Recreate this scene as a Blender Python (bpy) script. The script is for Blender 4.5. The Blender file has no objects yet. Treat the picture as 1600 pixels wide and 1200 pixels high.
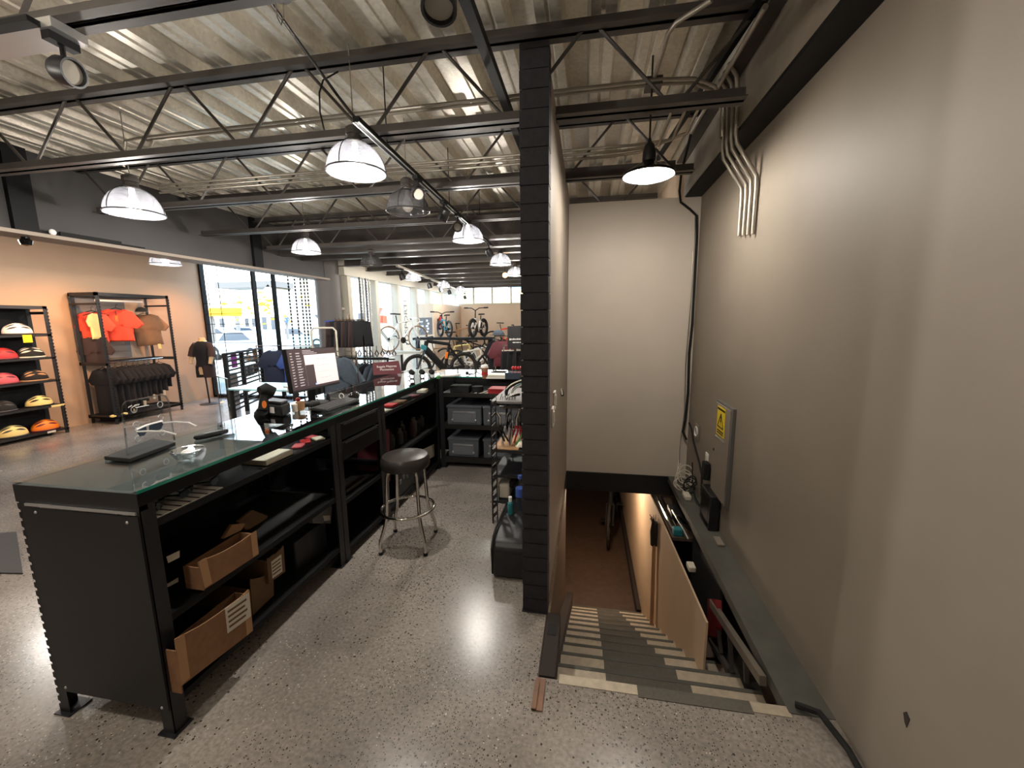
import bpy, math, random
from math import sin, cos, pi, radians
from mathutils import Vector, Matrix
C = bpy.context.scene.collection
S = bpy.context.scene
rnd = random.Random(7)

# ---------------------------------------------------------------- camera
YAW, PIT, ROLL, FPX, EYE = .1815, .1557, -.0105, 640., 1.65
_F = Vector((-sin(YAW)*cos(PIT), cos(YAW)*cos(PIT), -sin(PIT)))
_R = Vector((cos(YAW), sin(YAW), 0)); _U = _R.cross(_F)
_R, _U = cos(ROLL)*_R + sin(ROLL)*_U, -sin(ROLL)*_R + cos(ROLL)*_U
cam = bpy.data.objects.new('camera', bpy.data.cameras.new('camera')); C.objects.link(cam)
cam.matrix_world = Matrix(((_R.x, _U.x, -_F.x, 0), (_R.y, _U.y, -_F.y, 0), (_R.z, _U.z, -_F.z, EYE), (0, 0, 0, 1)))
cam.data.sensor_width = 36; cam.data.lens = 36*FPX/1600; cam.data.clip_start = .02; cam.data.clip_end = 400
S.camera = cam

def at(px, py, x=None, y=None, z=None):
    """world point seen at a photo pixel on the plane x=, y= or z="""
    d = (px-800)*_R + (600-py)*_U + FPX*_F
    t = (z-EYE)/d.z if z is not None else y/d.y if y is not None else x/d.x
    return Vector((t*d.x, t*d.y, EYE+t*d.z))

# ---------------------------------------------------------------- world, sun, exposure
w = bpy.data.worlds.new('sky'); S.world = w; w.use_nodes = True
nt = w.node_tree; bg = nt.nodes['Background']
tc = nt.nodes.new('ShaderNodeTexCoord'); sp = nt.nodes.new('ShaderNodeSeparateXYZ'); rp = nt.nodes.new('ShaderNodeValToRGB')
nt.links.new(tc.outputs['Generated'], sp.inputs[0]); nt.links.new(sp.outputs['Z'], rp.inputs[0]); nt.links.new(rp.outputs[0], bg.inputs[0])
rp.color_ramp.elements[0].color = (.95, .93, .88, 1); rp.color_ramp.elements[0].position = .0
rp.color_ramp.elements[1].color = (.42, .68, 1, 1); rp.color_ramp.elements[1].position = .55
bg.inputs[1].default_value = 7
sun = bpy.data.objects.new('sun', bpy.data.lights.new('sun', 'SUN')); C.objects.link(sun)
sun.data.energy = 9; sun.data.color = (1, .93, .8); sun.data.angle = .01
sun.rotation_euler = (radians(30), radians(38), 0)
S.view_settings.view_transform = 'Standard'; S.view_settings.look = 'None'
S.view_settings.exposure = 0.12; S.view_settings.gamma = 1; S.view_settings.use_curve_mapping = False
LAMP_W = 74.0

# ---------------------------------------------------------------- materials
def lin(h):
    h = h.lstrip('#'); o = []
    for i in (0, 2, 4):
        c = int(h[i:i+2], 16)/255; o.append(c/12.92 if c <= .04045 else ((c+.055)/1.055)**2.4)
    return (*o, 1)
M = {}
def mat(name, col, rough=.5, metal=0, noise=0, scale=20, bump=0, spec=.5, coat=0, trans=0, alpha=1, emit=0, stretch=None, ior=1.5):
    m = bpy.data.materials.new(name); m.use_nodes = True; t = m.node_tree; b = t.nodes['Principled BSDF']
    c = lin(col) if isinstance(col, str) else (*col, 1)
    b.inputs['Base Color'].default_value = c; b.inputs['Roughness'].default_value = rough; b.inputs['Metallic'].default_value = metal
    b.inputs['Specular IOR Level'].default_value = spec; b.inputs['Coat Weight'].default_value = coat; b.inputs['IOR'].default_value = ior
    b.inputs['Transmission Weight'].default_value = trans; b.inputs['Alpha'].default_value = alpha
    if emit: b.inputs['Emission Color'].default_value = c; b.inputs['Emission Strength'].default_value = emit
    if noise or bump:
        tc = t.nodes.new('ShaderNodeTexCoord'); n = t.nodes.new('ShaderNodeTexNoise')
        n.inputs['Scale'].default_value = scale; n.inputs['Detail'].default_value = 5
        src = tc.outputs['Object']
        if stretch:
            mp = t.nodes.new('ShaderNodeMapping'); mp.inputs['Scale'].default_value = stretch
            t.links.new(src, mp.inputs[0]); src = mp.outputs[0]
        t.links.new(src, n.inputs['Vector'])
        if noise:
            r = t.nodes.new('ShaderNodeValToRGB'); e = r.color_ramp.elements
            e[0].position = .3; e[1].position = .7
            e[0].color = (*[v*(1-noise) for v in c[:3]], 1); e[1].color = (*[min(1, v*(1+noise)) for v in c[:3]], 1)
            t.links.new(n.outputs['Fac'], r.inputs[0]); t.links.new(r.outputs[0], b.inputs['Base Color'])
        if bump:
            bp = t.nodes.new('ShaderNodeBump'); bp.inputs['Strength'].default_value = bump; bp.inputs['Distance'].default_value = .01
            t.links.new(n.outputs['Fac'], bp.inputs['Height']); t.links.new(bp.outputs[0], b.inputs['Normal'])
    M[name] = m; return m
mat('taupe', '#8b8175', .6, noise=.04, scale=3, bump=.03)
mat('panelwhite', '#d3c9bb', .55, noise=.04, scale=2, bump=.02)
mat('sandwall', '#b8987c', .6, noise=.03, scale=2)
mat('beige', '#d6bfa6', .6, noise=.03, scale=2)
mat('darkgrey', '#3c3a3a', .6, noise=.06, scale=3)
mat('ledgelit', '#94877a', .6); mat('beamweblit', '#8d857a', .55, noise=.15, scale=6); mat('midgrey', '#6b6866', .6)
mat('black', '#101012', .6, noise=.15, scale=8, spec=.25)
mat('blackpaint', '#1d1d20', .42, noise=.08, scale=40, bump=.02)
mat('blackmat', '#0d0d0e', .8)
mat('blackgloss', '#0b0b0c', .15)
mat('seatvinyl', '#35302d', .36, bump=.04, scale=120); mat('vinyl', '#17161a', .32, bump=.05, scale=120)
mat('steel', '#4d4844', .5, .3, noise=.2, scale=6)
mat('jst', '#4f4a46', .5, .25, noise=.15, scale=5)
mat('chrome', '#d9d6d0', .08, 1)
mat('conduit', '#a39c90', .42, .7, noise=.1, scale=10)
mat('alu', '#d8d8d8', .35, .8)
mat('white', '#eeece8', .5)
mat('paper', '#f2eee4', .8)
mat('offwhite', '#d9d2c2', .6)
mat('card', '#8d6647', .85, noise=.1, scale=30, bump=.05)
mat('carddark', '#6f553c', .85, noise=.1, scale=30)
mat('red', '#b3262a', .5); mat('darkred', '#7c1c20', .6); mat('redorange', '#f0492f', .75, noise=.05, scale=20); mat('maroon', '#5f1f2a', .6)
mat('yellow', '#f0d21e', .5); mat('orange', '#f58220', .5); mat('paleyellow', '#ecd58a', .8)
mat('brown', '#8a6448', .8, noise=.06, scale=30); mat('darkbrown', '#2c221d', .85)
mat('cloth', '#15151a', .9, noise=.2, scale=30); mat('clothgrey', '#4a5561', .9, noise=.1, scale=20); mat('clothbrown', '#3a2a28', .9)
mat('navy', '#1d2740', .8); mat('blue', '#3a55a0', .6); mat('teal', '#2d7f88', .5); mat('skyblue', '#a9dbe8', .2)
mat('purple', '#a33fb0', .6); mat('green', '#4f8f4a', .6); mat('pink', '#c4525c', .5)
mat('rubber', '#141414', .85); mat('tyre', '#2b2622', .85); mat('tan', '#b48a62', .7)
mat('crate', '#53575d', .5); mat('crateb', '#6a6e74', .5)
mat('lens', '#9a948a', .2); mat('skin', '#d8b48a', .6); mat('wood', '#7a5740', .6, noise=.2, scale=8)
mat('nichebrown', '#57473a', .75, noise=.1, scale=12)
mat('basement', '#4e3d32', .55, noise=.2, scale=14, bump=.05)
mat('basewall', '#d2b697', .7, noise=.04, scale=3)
mat('concrete', '#4c4a46', .75, noise=.25, scale=9, bump=.1)
mat('ledge', '#54534c', .7, noise=.2, scale=7, bump=.06)
mat('tread', '#b9ac97', .55, noise=.15, scale=25, bump=.03); mat('gritstrip', '#5d5850', .9, noise=.15, scale=80)
mat('screendark', (.05, .035, .04), .2, emit=.6); mat('screenlight', (.85, .76, .76), .2, emit=.5)
mat('screenbit', (.45, .4, .42), .2, emit=.6); mat('screenblue', (.3, .5, .9), .2, emit=.8)
mat('bulb', (1, .96, .88), .3, emit=25); mat('bulbwarm', (1, .5, .15), .3, emit=12)
mat('shadewhite', '#f4f1ea', .4)
mat('greenedge', '#2f8f7c', .1, spec=.8)
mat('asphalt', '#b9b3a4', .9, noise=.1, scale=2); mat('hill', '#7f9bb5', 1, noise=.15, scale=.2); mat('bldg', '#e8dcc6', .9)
mat('bldgred', '#e0543c', .8); mat('bldgor', '#ffa41c', .8); mat('leafyel', '#d9c430', .9, noise=.3, scale=6)
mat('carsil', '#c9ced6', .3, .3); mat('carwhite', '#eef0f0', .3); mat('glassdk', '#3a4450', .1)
mat('frame', '#c9c3b4', .5); mat('cage', '#3a3836', .4, .6)
def clear(name, tint=(1, 1, 1), refl=1.0, ior=1.5, rough=0.0, extra=0.0):
    """thin clear sheet: what lies behind stays visible, with fresnel reflections"""
    m = bpy.data.materials.new(name); m.use_nodes = True; t = m.node_tree; t.nodes.clear()
    o = t.nodes.new('ShaderNodeOutputMaterial'); tr = t.nodes.new('ShaderNodeBsdfTransparent'); g = t.nodes.new('ShaderNodeBsdfGlossy')
    tr.inputs[0].default_value = (*tint, 1); g.inputs['Roughness'].default_value = rough; g.inputs[0].default_value = (refl, refl, refl, 1)
    f = t.nodes.new('ShaderNodeFresnel'); f.inputs[0].default_value = ior; mx = t.nodes.new('ShaderNodeMixShader')
    a = t.nodes.new('ShaderNodeMath'); a.operation = 'ADD'; a.inputs[1].default_value = extra; a.use_clamp = True
    # rays leave the thin sheet unbent, so its rear faces must not reflect totally
    ge = t.nodes.new('ShaderNodeNewGeometry'); iv = t.nodes.new('ShaderNodeMath'); iv.operation = 'SUBTRACT'; iv.inputs[0].default_value = 1
    ml = t.nodes.new('ShaderNodeMath'); ml.operation = 'MULTIPLY'
    t.links.new(ge.outputs['Backfacing'], iv.inputs[1]); t.links.new(f.outputs[0], a.inputs[0])
    t.links.new(a.outputs[0], ml.inputs[0]); t.links.new(iv.outputs[0], ml.inputs[1]); t.links.new(ml.outputs[0], mx.inputs[0])
    t.links.new(tr.outputs[0], mx.inputs[1]); t.links.new(g.outputs[0], mx.inputs[2]); t.links.new(mx.outputs[0], o.inputs[0])
    M[name] = m; return m
clear('glasstop', (.90, .935, .925), 1, 1.75); clear('window', (.97, .98, .98), .5, 1.3); clear('acrylic', (.93, .95, .96), 1, 1.5, .02, .04)
clear('acryledge', (.75, .8, .82), 1, 1.5, .1, .35); clear('petplastic', (.8, .88, .95), 1, 1.45, .05, .06)
def shade_glass(name, tr_f):
    m = bpy.data.materials.new(name); m.use_nodes = True; t = m.node_tree; t.nodes.clear()
    o = t.nodes.new('ShaderNodeOutputMaterial'); tl = t.nodes.new('ShaderNodeBsdfTranslucent'); df = t.nodes.new('ShaderNodeBsdfDiffuse')
    tp = t.nodes.new('ShaderNodeBsdfTransparent'); gl = t.nodes.new('ShaderNodeBsdfGlossy'); gl.inputs['Roughness'].default_value = .15
    wv = t.nodes.new('ShaderNodeTexWave'); wv.inputs['Scale'].default_value = 30; tc = t.nodes.new('ShaderNodeTexCoord'); t.links.new(tc.outputs['Object'], wv.inputs[0])
    tl.inputs[0].default_value = (.055, .057, .066, 1); df.inputs[0].default_value = (.2, .2, .215, 1)
    a, b, c = (t.nodes.new('ShaderNodeMixShader') for _ in range(3)); a.inputs[0].default_value = .35; c.inputs[0].default_value = .12
    mr = t.nodes.new('ShaderNodeMapRange'); mr.inputs[3].default_value = tr_f-.1; mr.inputs[4].default_value = tr_f+.12
    t.links.new(wv.outputs['Fac'], mr.inputs[0]); t.links.new(mr.outputs[0], b.inputs[0])
    t.links.new(tl.outputs[0], a.inputs[1]); t.links.new(df.outputs[0], a.inputs[2]); t.links.new(a.outputs[0], b.inputs[1]); t.links.new(tp.outputs[0], b.inputs[2])
    t.links.new(b.outputs[0], c.inputs[1]); t.links.new(gl.outputs[0], c.inputs[2]); t.links.new(c.outputs[0], o.inputs[0]); M[name] = m
shade_glass('shadeglass', .5)

def floor_mat():
    m = bpy.data.materials.new('terrazzo'); m.use_nodes = True; t = m.node_tree; b = t.nodes['Principled BSDF']
    N, Lk = t.nodes.new, t.links.new
    tc = N('ShaderNodeTexCoord')
    big = N('ShaderNodeTexNoise'); big.inputs['Scale'].default_value = 1.3; big.inputs['Detail'].default_value = 6
    fine = N('ShaderNodeTexNoise'); fine.inputs['Scale'].default_value = 60; fine.inputs['Detail'].default_value = 4
    for n in (big, fine): Lk(tc.outputs['Object'], n.inputs['Vector'])
    r = N('ShaderNodeValToRGB'); r.color_ramp.elements[0].position = .3; r.color_ramp.elements[1].position = .72
    r.color_ramp.elements[0].color = lin('#7f7770'); r.color_ramp.elements[1].color = lin('#aba299'); Lk(big.outputs['Fac'], r.inputs[0])
    mf = N('ShaderNodeMix'); mf.data_type = 'RGBA'; mf.blend_type = 'MULTIPLY'; mf.inputs[0].default_value = .7
    rf = N('ShaderNodeValToRGB'); rf.color_ramp.elements[0].color = (.55, .55, .55, 1); rf.color_ramp.elements[1].color = (1.2, 1.2, 1.2, 1)
    rf.color_ramp.elements[0].position = .3; rf.color_ramp.elements[1].position = .7
    Lk(fine.outputs['Fac'], rf.inputs[0]); Lk(r.outputs[0], mf.inputs[6]); Lk(rf.outputs[0], mf.inputs[7])
    cur = mf.outputs[2]
    for sc, th, col, seed in ((55, .17, '#3a322b', 0), (110, .2, '#40372f', 3), (75, .13, '#d8cfbe', 7)):
        mp = N('ShaderNodeMapping'); mp.inputs['Location'].default_value = (seed, seed*1.7, 0); Lk(tc.outputs['Object'], mp.inputs[0])
        v = N('ShaderNodeTexVoronoi'); v.inputs['Scale'].default_value = sc; v.inputs['Randomness'].default_value = 1; Lk(mp.outputs[0], v.inputs['Vector'])
        # keep a share of the cells, chosen by their random colour; more aggregate where the slab was ground deeper
        se = N('ShaderNodeSeparateColor'); Lk(v.outputs['Color'], se.inputs[0])
        n2 = N('ShaderNodeTexNoise'); n2.inputs['Scale'].default_value = 1.1; n2.inputs['Detail'].default_value = 4; Lk(mp.outputs[0], n2.inputs['Vector'])
        g2 = N('ShaderNodeMapRange'); g2.inputs[1].default_value = .40; g2.inputs[2].default_value = .66; g2.inputs[3].default_value = .38; Lk(n2.outputs['Fac'], g2.inputs[0])
        sm = N('ShaderNodeMath'); sm.operation = 'MULTIPLY'; Lk(se.outputs[0], sm.inputs[0]); Lk(g2.outputs[0], sm.inputs[1])
        gt = N('ShaderNodeMath'); gt.operation = 'GREATER_THAN'; gt.inputs[1].default_value = .50 if col != '#d8cfbe' else .56; Lk(sm.outputs[0], gt.inputs[0])
        ls = N('ShaderNodeMath'); ls.operation = 'LESS_THAN'; ls.inputs[1].default_value = th*1.6; Lk(v.outputs['Distance'], ls.inputs[0])
        ml = N('ShaderNodeMath'); ml.operation = 'MULTIPLY'; Lk(gt.outputs[0], ml.inputs[0]); Lk(ls.outputs[0], ml.inputs[1])
        mx = N('ShaderNodeMix'); mx.data_type = 'RGBA'; Lk(ml.outputs[0], mx.inputs[0]); Lk(cur, mx.inputs[6]); mx.inputs[7].default_value = lin(col); cur = mx.outputs[2]
    Lk(cur, b.inputs['Base Color'])
    rr = N('ShaderNodeMapRange'); rr.inputs[3].default_value = .15; rr.inputs[4].default_value = .32; Lk(big.outputs['Fac'], rr.inputs[0]); Lk(rr.outputs[0], b.inputs['Roughness'])
    bp = N('ShaderNodeBump'); bp.inputs['Strength'].default_value = .06; bp.inputs['Distance'].default_value = .005; Lk(fine.outputs['Fac'], bp.inputs['Height']); Lk(bp.outputs[0], b.inputs['Normal'])
    M['floor'] = m
floor_mat()
def deck_mat():
    m = bpy.data.materials.new('galvanised'); m.use_nodes = True; t = m.node_tree; b = t.nodes['Principled BSDF']; N, Lk = t.nodes.new, t.links.new
    tc = N('ShaderNodeTexCoord'); v = N('ShaderNodeTexVoronoi'); v.inputs['Scale'].default_value = 45; Lk(tc.outputs['Object'], v.inputs['Vector'])
    n = N('ShaderNodeTexNoise'); n.inputs['Scale'].default_value = 2.5; n.inputs['Detail'].default_value = 6; Lk(tc.outputs['Object'], n.inputs['Vector'])
    se = N('ShaderNodeSeparateColor'); Lk(v.outputs['Color'], se.inputs[0]); ad = N('ShaderNodeMath'); ad.operation = 'MULTIPLY_ADD'; ad.inputs[1].default_value = .2; Lk(se.outputs[0], ad.inputs[0]); Lk(n.outputs['Fac'], ad.inputs[2])
    r = N('ShaderNodeValToRGB'); r.color_ramp.elements[0].position = .35; r.color_ramp.elements[1].position = .95
    r.color_ramp.elements[0].color = lin('#c4bdae'); r.color_ramp.elements[1].color = lin('#f4efe2'); Lk(ad.outputs[0], r.inputs[0]); Lk(r.outputs[0], b.inputs['Base Color'])
    b.inputs['Metallic'].default_value = .5; b.inputs['Roughness'].default_value = .35; M['deck'] = m
deck_mat()
def brick_mat():
    m = bpy.data.materials.new('blackbrick'); m.use_nodes = True; t = m.node_tree; b = t.nodes['Principled BSDF']; N, Lk = t.nodes.new, t.links.new
    tc = N('ShaderNodeTexCoord'); n = N('ShaderNodeTexNoise'); n.inputs['Scale'].default_value = 25; n.inputs['Detail'].default_value = 8; Lk(tc.outputs['Object'], n.inputs['Vector'])
    r = N('ShaderNodeValToRGB'); r.color_ramp.elements[0].color = lin('#121116'); r.color_ramp.elements[1].color = lin('#2c2a30'); Lk(n.outputs['Fac'], r.inputs[0]); Lk(r.outputs[0], b.inputs['Base Color'])
    bp = N('ShaderNodeBump'); bp.inputs['Strength'].default_value = .5; bp.inputs['Distance'].default_value = .01; Lk(n.outputs['Fac'], bp.inputs['Height']); Lk(bp.outputs[0], b.inputs['Normal'])
    b.inputs['Roughness'].default_value = .75; M['brick'] = m
brick_mat()

# ---------------------------------------------------------------- mesh builder
class MB:
    def __init__(s): s.v = []; s.f = []
    def add(s, vs, fs):
        n = len(s.v); s.v += [tuple(p) for p in vs]; s.f += [tuple(i+n for i in q) for q in fs]; return s
    def box(s, x0, x1, y0, y1, z0, z1):
        return s.add([(x, y, z) for z in (z0, z1) for y in (y0, y1) for x in (x0, x1)],
                     [(0, 2, 3, 1), (4, 5, 7, 6), (0, 1, 5, 4), (2, 6, 7, 3), (0, 4, 6, 2), (1, 3, 7, 5)])
    def obox(s, c, size, R=None):
        R = R or Matrix.Identity(3); c = Vector(c); a, b, d = (q/2 for q in size)
        return s.add([c + R @ Vector((x, y, z)) for z in (-d, d) for y in (-b, b) for x in (-a, a)],
                     [(0, 2, 3, 1), (4, 5, 7, 6), (0, 1, 5, 4), (2, 6, 7, 3), (0, 4, 6, 2), (1, 3, 7, 5)])
    def bar(s, p, q, w, h, up=(0, 0, 1)):
        p, q = Vector(p), Vector(q); d = (q-p); L = d.length; d.normalize(); u = Vector(up)
        if abs(d.dot(u)) > .99: u = Vector((0, 1, 0))
        r = d.cross(u).normalized(); u = r.cross(d)
        return s.obox((p+q)/2, (L, w, h), Matrix((d, -r, u)).transposed())
    def tube(s, pts, r, n=8, closed=False):
        P = [Vector(p) for p in pts]; k = len(P); rs = r if isinstance(r, (list, tuple)) else [r]*k
        vs = []; prev = None
        for i in range(k):
            a = P[i-1] if (i or closed) else P[i]; b = P[(i+1) % k] if (i < k-1 or closed) else P[i]
            d = (b-a).normalized()
            if prev is None: prev = d.orthogonal().normalized()
            u = (prev - d*prev.dot(d))
            u = u.normalized() if u.length > 1e-5 else d.orthogonal().normalized()
            prev = u; v = d.cross(u)
            vs += [P[i] + rs[i]*(cos(2*pi*j/n)*u + sin(2*pi*j/n)*v) for j in range(n)]
        fs = []
        for i in range(k if closed else k-1):
            for j in range(n):
                a = i*n+j; b = i*n+(j+1) % n; c = ((i+1) % k)*n+(j+1) % n; d = ((i+1) % k)*n+j; fs.append((a, b, c, d))
        if not closed: fs += [tuple(range(n-1, -1, -1)), tuple((k-1)*n+j for j in range(n))]
        return s.add(vs, fs)
    def lathe(s, prof, c=(0, 0, 0), n=24, R=None, sx=1, sy=1, cap=True):
        R = R or Matrix.Identity(3); c = Vector(c); vs = []; fs = []; k = len(prof)
        for r, z in prof: vs += [c + R @ Vector((sx*r*cos(2*pi*j/n), sy*r*sin(2*pi*j/n), z)) for j in range(n)]
        for i in range(k-1):
            for j in range(n): fs.append((i*n+j, i*n+(j+1) % n, (i+1)*n+(j+1) % n, (i+1)*n+j))
        if cap and prof[0][0] > 1e-4 and prof[0] != prof[-1]: fs.append(tuple(range(n-1, -1, -1)))
        if cap and prof[-1][0] > 1e-4 and prof[0] != prof[-1]: fs.append(tuple((k-1)*n+j for j in range(n)))
        return s.add(vs, fs)
    def torus(s, c, Rr, r, R=None, n=32, m=8):
        R = R or Matrix.Identity(3); c = Vector(c)
        return s.tube([c + R @ Vector((Rr*cos(2*pi*i/n), Rr*sin(2*pi*i/n), 0)) for i in range(n)], r, m, True)
    def ell(s, c, rx, ry, rz, n=16, k=9, z0=-1.0):
        a0 = math.asin(max(-1, z0)); pr = [(cos(a0+(pi/2-a0)*i/k), sin(a0+(pi/2-a0)*i/k)) for i in range(k+1)]
        c = Vector(c); vs = []; fs = []
        for r, z in pr: vs += [c + Vector((rx*r*cos(2*pi*j/n), ry*r*sin(2*pi*j/n), rz*z)) for j in range(n)]
        for i in range(k):
            for j in range(n): fs.append((i*n+j, i*n+(j+1) % n, (i+1)*n+(j+1) % n, (i+1)*n+j))
        if z0 > -1: fs.append(tuple(range(n-1, -1, -1)))
        return s.add(vs, fs)
    def prism(s, out, a, b, ax='y'):
        """outline (p,q) pushed along ax from a to b"""
        f = {'x': lambda p, q, t: (t, p, q), 'y': lambda p, q, t: (p, t, q), 'z': lambda p, q, t: (p, q, t)}[ax]; n = len(out)
        return s.add([f(p, q, a) for p, q in out] + [f(p, q, b) for p, q in out],
                     [tuple(range(n-1, -1, -1)), tuple(range(n, 2*n))] + [(i, (i+1) % n, n+(i+1) % n, n+i) for i in range(n)])
    def slab(s, pts, vec):
        """closed outline of world points pushed by vec"""
        P = [Vector(p) for p in pts]; n = len(P); v = Vector(vec)
        return s.add(P+[p+v for p in P], [tuple(range(n-1, -1, -1)), tuple(range(n, 2*n))] + [(i, (i+1) % n, n+(i+1) % n, n+i) for i in range(n)])
    def loft(s, rings, n=18):
        """rings (cx, cy, z, rx, ry)"""
        vs = []; fs = []; k = len(rings)
        for cx, cy, z, rx, ry in rings: vs += [(cx+rx*cos(2*pi*j/n), cy+ry*sin(2*pi*j/n), z) for j in range(n)]
        for i in range(k-1):
            for j in range(n): fs.append((i*n+j, i*n+(j+1) % n, (i+1)*n+(j+1) % n, (i+1)*n+j))
        fs += [tuple(range(n-1, -1, -1)), tuple((k-1)*n+j for j in range(n))]
        return s.add(vs, fs)
    def pillow(s, out, d, c=(0, 0), rings=((1, 0), (.93, .55), (.7, .9), (.35, 1))):
        """puffy cloth shape from an outline in XZ, thickness 2d along y"""
        n = len(out); vs = []; fs = []
        for sg in (-1, 1):
            base = len(vs)
            for k, h in rings: vs += [(c[0]+(x-c[0])*k, sg*d*h, c[1]+(z-c[1])*k) for x, z in out]
            vs.append((c[0], sg*d, c[1])); ce = len(vs)-1
            for i in range(len(rings)-1):
                for j in range(n):
                    q = (base+i*n+j, base+i*n+(j+1) % n, base+(i+1)*n+(j+1) % n, base+(i+1)*n+j); fs.append(q if sg < 0 else q[::-1])
            o = base+(len(rings)-1)*n
            for j in range(n): q = (o+j, o+(j+1) % n, ce); fs.append(q if sg < 0 else q[::-1])
        return s.add(vs, fs)
    def rot(s, R, c=(0, 0, 0), t=(0, 0, 0)):
        c, t = Vector(c), Vector(t); s.v = [tuple(R @ (Vector(p)-c) + c + t) for p in s.v]; return s
    def build(s, name, m, parent=None, bevel=0, smooth=True, org=None):
        me = bpy.data.meshes.new(name); V = [Vector(p) for p in s.v]
        if parent is not None:
            r = parent
            while r.parent: r = r.parent
            o0 = r.location.copy()
        elif org is not None: o0 = Vector(org)
        else:
            o0 = Vector(((min(p.x for p in V)+max(p.x for p in V))/2, (min(p.y for p in V)+max(p.y for p in V))/2, min(p.z for p in V)))
        me.from_pydata([tuple(p-o0) for p in V], [], s.f); me.update()
        import bmesh
        b = bmesh.new(); b.from_mesh(me); bmesh.ops.remove_doubles(b, verts=b.verts, dist=1e-6); bmesh.ops.recalc_face_normals(b, faces=b.faces); b.to_mesh(me); b.free()
        if smooth:
            for p in me.polygons: p.use_smooth = True
            me.set_sharp_from_angle(angle=radians(38))
        me.materials.append(M[m] if isinstance(m, str) else m)
        o = bpy.data.objects.new(name, me); C.objects.link(o)
        if parent is not None: o.parent = parent
        else: o.location = o0
        if bevel:
            q = o.modifiers.new('bevel', 'BEVEL'); q.width = bevel; q.segments = 2; q.limit_method = 'ANGLE'
        return o
def tag(o, label, cat, group=None, kind=None):
    o['label'] = label; o['category'] = cat
    if group: o['group'] = group
    if kind: o['kind'] = kind
    return o
def struct(o): o['kind'] = 'structure'; return o
def thing(name, label, cat, loc=(0, 0, 0), group=None):
    o = bpy.data.objects.new(name, None); C.objects.link(o); o.location = loc; o.empty_display_size = .05
    return tag(o, label, cat, group)
def dup(root, loc, rz=0, label=None, group=None):
    r = root.copy(); C.objects.link(r); r.location = loc; r.rotation_euler = (0, 0, rz)
    if label: r['label'] = label
    if group: r['group'] = group
    for ch in list(root.children):
        c = ch.copy(); C.objects.link(c); c.parent = r
        for g in ch.children:
            d = g.copy(); C.objects.link(d); d.parent = c
    return r
def text(body, size, loc, R, m, parent, name='lettering', ext=.0006, align='CENTER'):
    cu = bpy.data.curves.new(name, 'FONT'); cu.body = body; cu.size = size; cu.extrude = ext; cu.align_x = align; cu.align_y = 'CENTER'
    o = bpy.data.objects.new(name, cu); C.objects.link(o); cu.materials.append(M[m])
    r = parent
    while r.parent: r = r.parent
    me = bpy.data.meshes.new_from_object(o); bpy.data.objects.remove(o); o = bpy.data.objects.new(name, me); C.objects.link(o)
    o.parent = parent; o.matrix_local = Matrix.Translation(Vector(loc)-r.location) @ R.to_4x4(); return o
def facing(n, up=(0, 0, 1)):
    """rotation whose local z is n and local y about up (for lettering on a surface)"""
    z = Vector(n).normalized(); x = Vector(up).cross(z).normalized(); y = z.cross(x); return Matrix((x, y, z)).transposed()
def RX(a): return Matrix.Rotation(a, 3, 'X')
def RY(a): return Matrix.Rotation(a, 3, 'Y')
def RZ(a): return Matrix.Rotation(a, 3, 'Z')
def light(name, loc, e, col=(1, .93, .84), r=.05, parent=None):
    l = bpy.data.lights.new(name, 'POINT'); l.energy = e; l.color = col; l.shadow_soft_size = r
    o = bpy.data.objects.new(name, l); C.objects.link(o); o.location = loc
    if parent is not None: o.parent = parent; o.location = Vector(loc)-parent.location
    return o

# ================================================================ THE SETTING
XW, YB, YS, XP = 1.04, 4.35, 1.67, -.2      # right wall, back panel, stair head, partition face
m = MB()
m.box(-8.6, XP, -4, 16.3, -.2, 0); m.box(XP, 1.3, -4, YS, -.2, 0); m.box(XP, 1.3, YB, 16.3, -.2, 0)
struct(m.build('floor', 'floor', smooth=False, org=(0, 0, 0)))
struct(MB().box(XW, XW+.15, -4, 5, 0, 3.4).build('wall_right', 'taupe'))
struct(MB().box(-8.6, XW+.15, -4.15, -4, 0, 3.4).build('wall_rear', 'taupe'))
struct(MB().box(XP, XW, YB, YB+.1, 0, 2.785).build('wall_back', 'panelwhite'))
m = MB().box(-.33, XP, 2.15, YB+.1, 0, 2.86); struct(m.build('wall_partition', 'taupe'))
# black brick pillar at the free end of the partition
m = MB(); z = 0; 
while z < 2.9:
    h = min(.085, 2.92-z); j = rnd.uniform(0, .004); m.box(-.333-j, -.195+j*.6, 2.095-j, 2.2, z, z+h-.006); m.box(-.325, -.2, 2.1, 2.19, z+h-.006, z+h); z += h
m.box(-.34, -.192, 2.085, 2.2, 0, .004)
struct(m.build('wall_pillar', 'brick', smooth=False))
# left shop wall, bulkhead, round column
struct(MB().box(-8.4, -8.25, -4, 7.75, 0, 3.4).build('wall_left', 'sandwall'))
m = MB().box(-5.5, -5.32, -4, 8.1, 2.52, 3.3); struct(m.build('wall_bulkhead', 'darkgrey'))
struct(MB().box(-5.56, -5.24, -4, 8.1, 2.495, 2.53).build('trim_1', 'ledgelit'))  # paler trim: warm light from the wall is put into its colour
m = MB()
for y in (3.2, 6.05): m.box(-5.318, -5.27, y-.09, y+.09, 2.53, 3.3)
struct(m.build('trim_2', 'black'))
struct(MB().lathe([(.25, 0), (.25, 3.3)], (-5.42, 8.05, 0), 32).build('wall_column', 'midgrey'))
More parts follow.
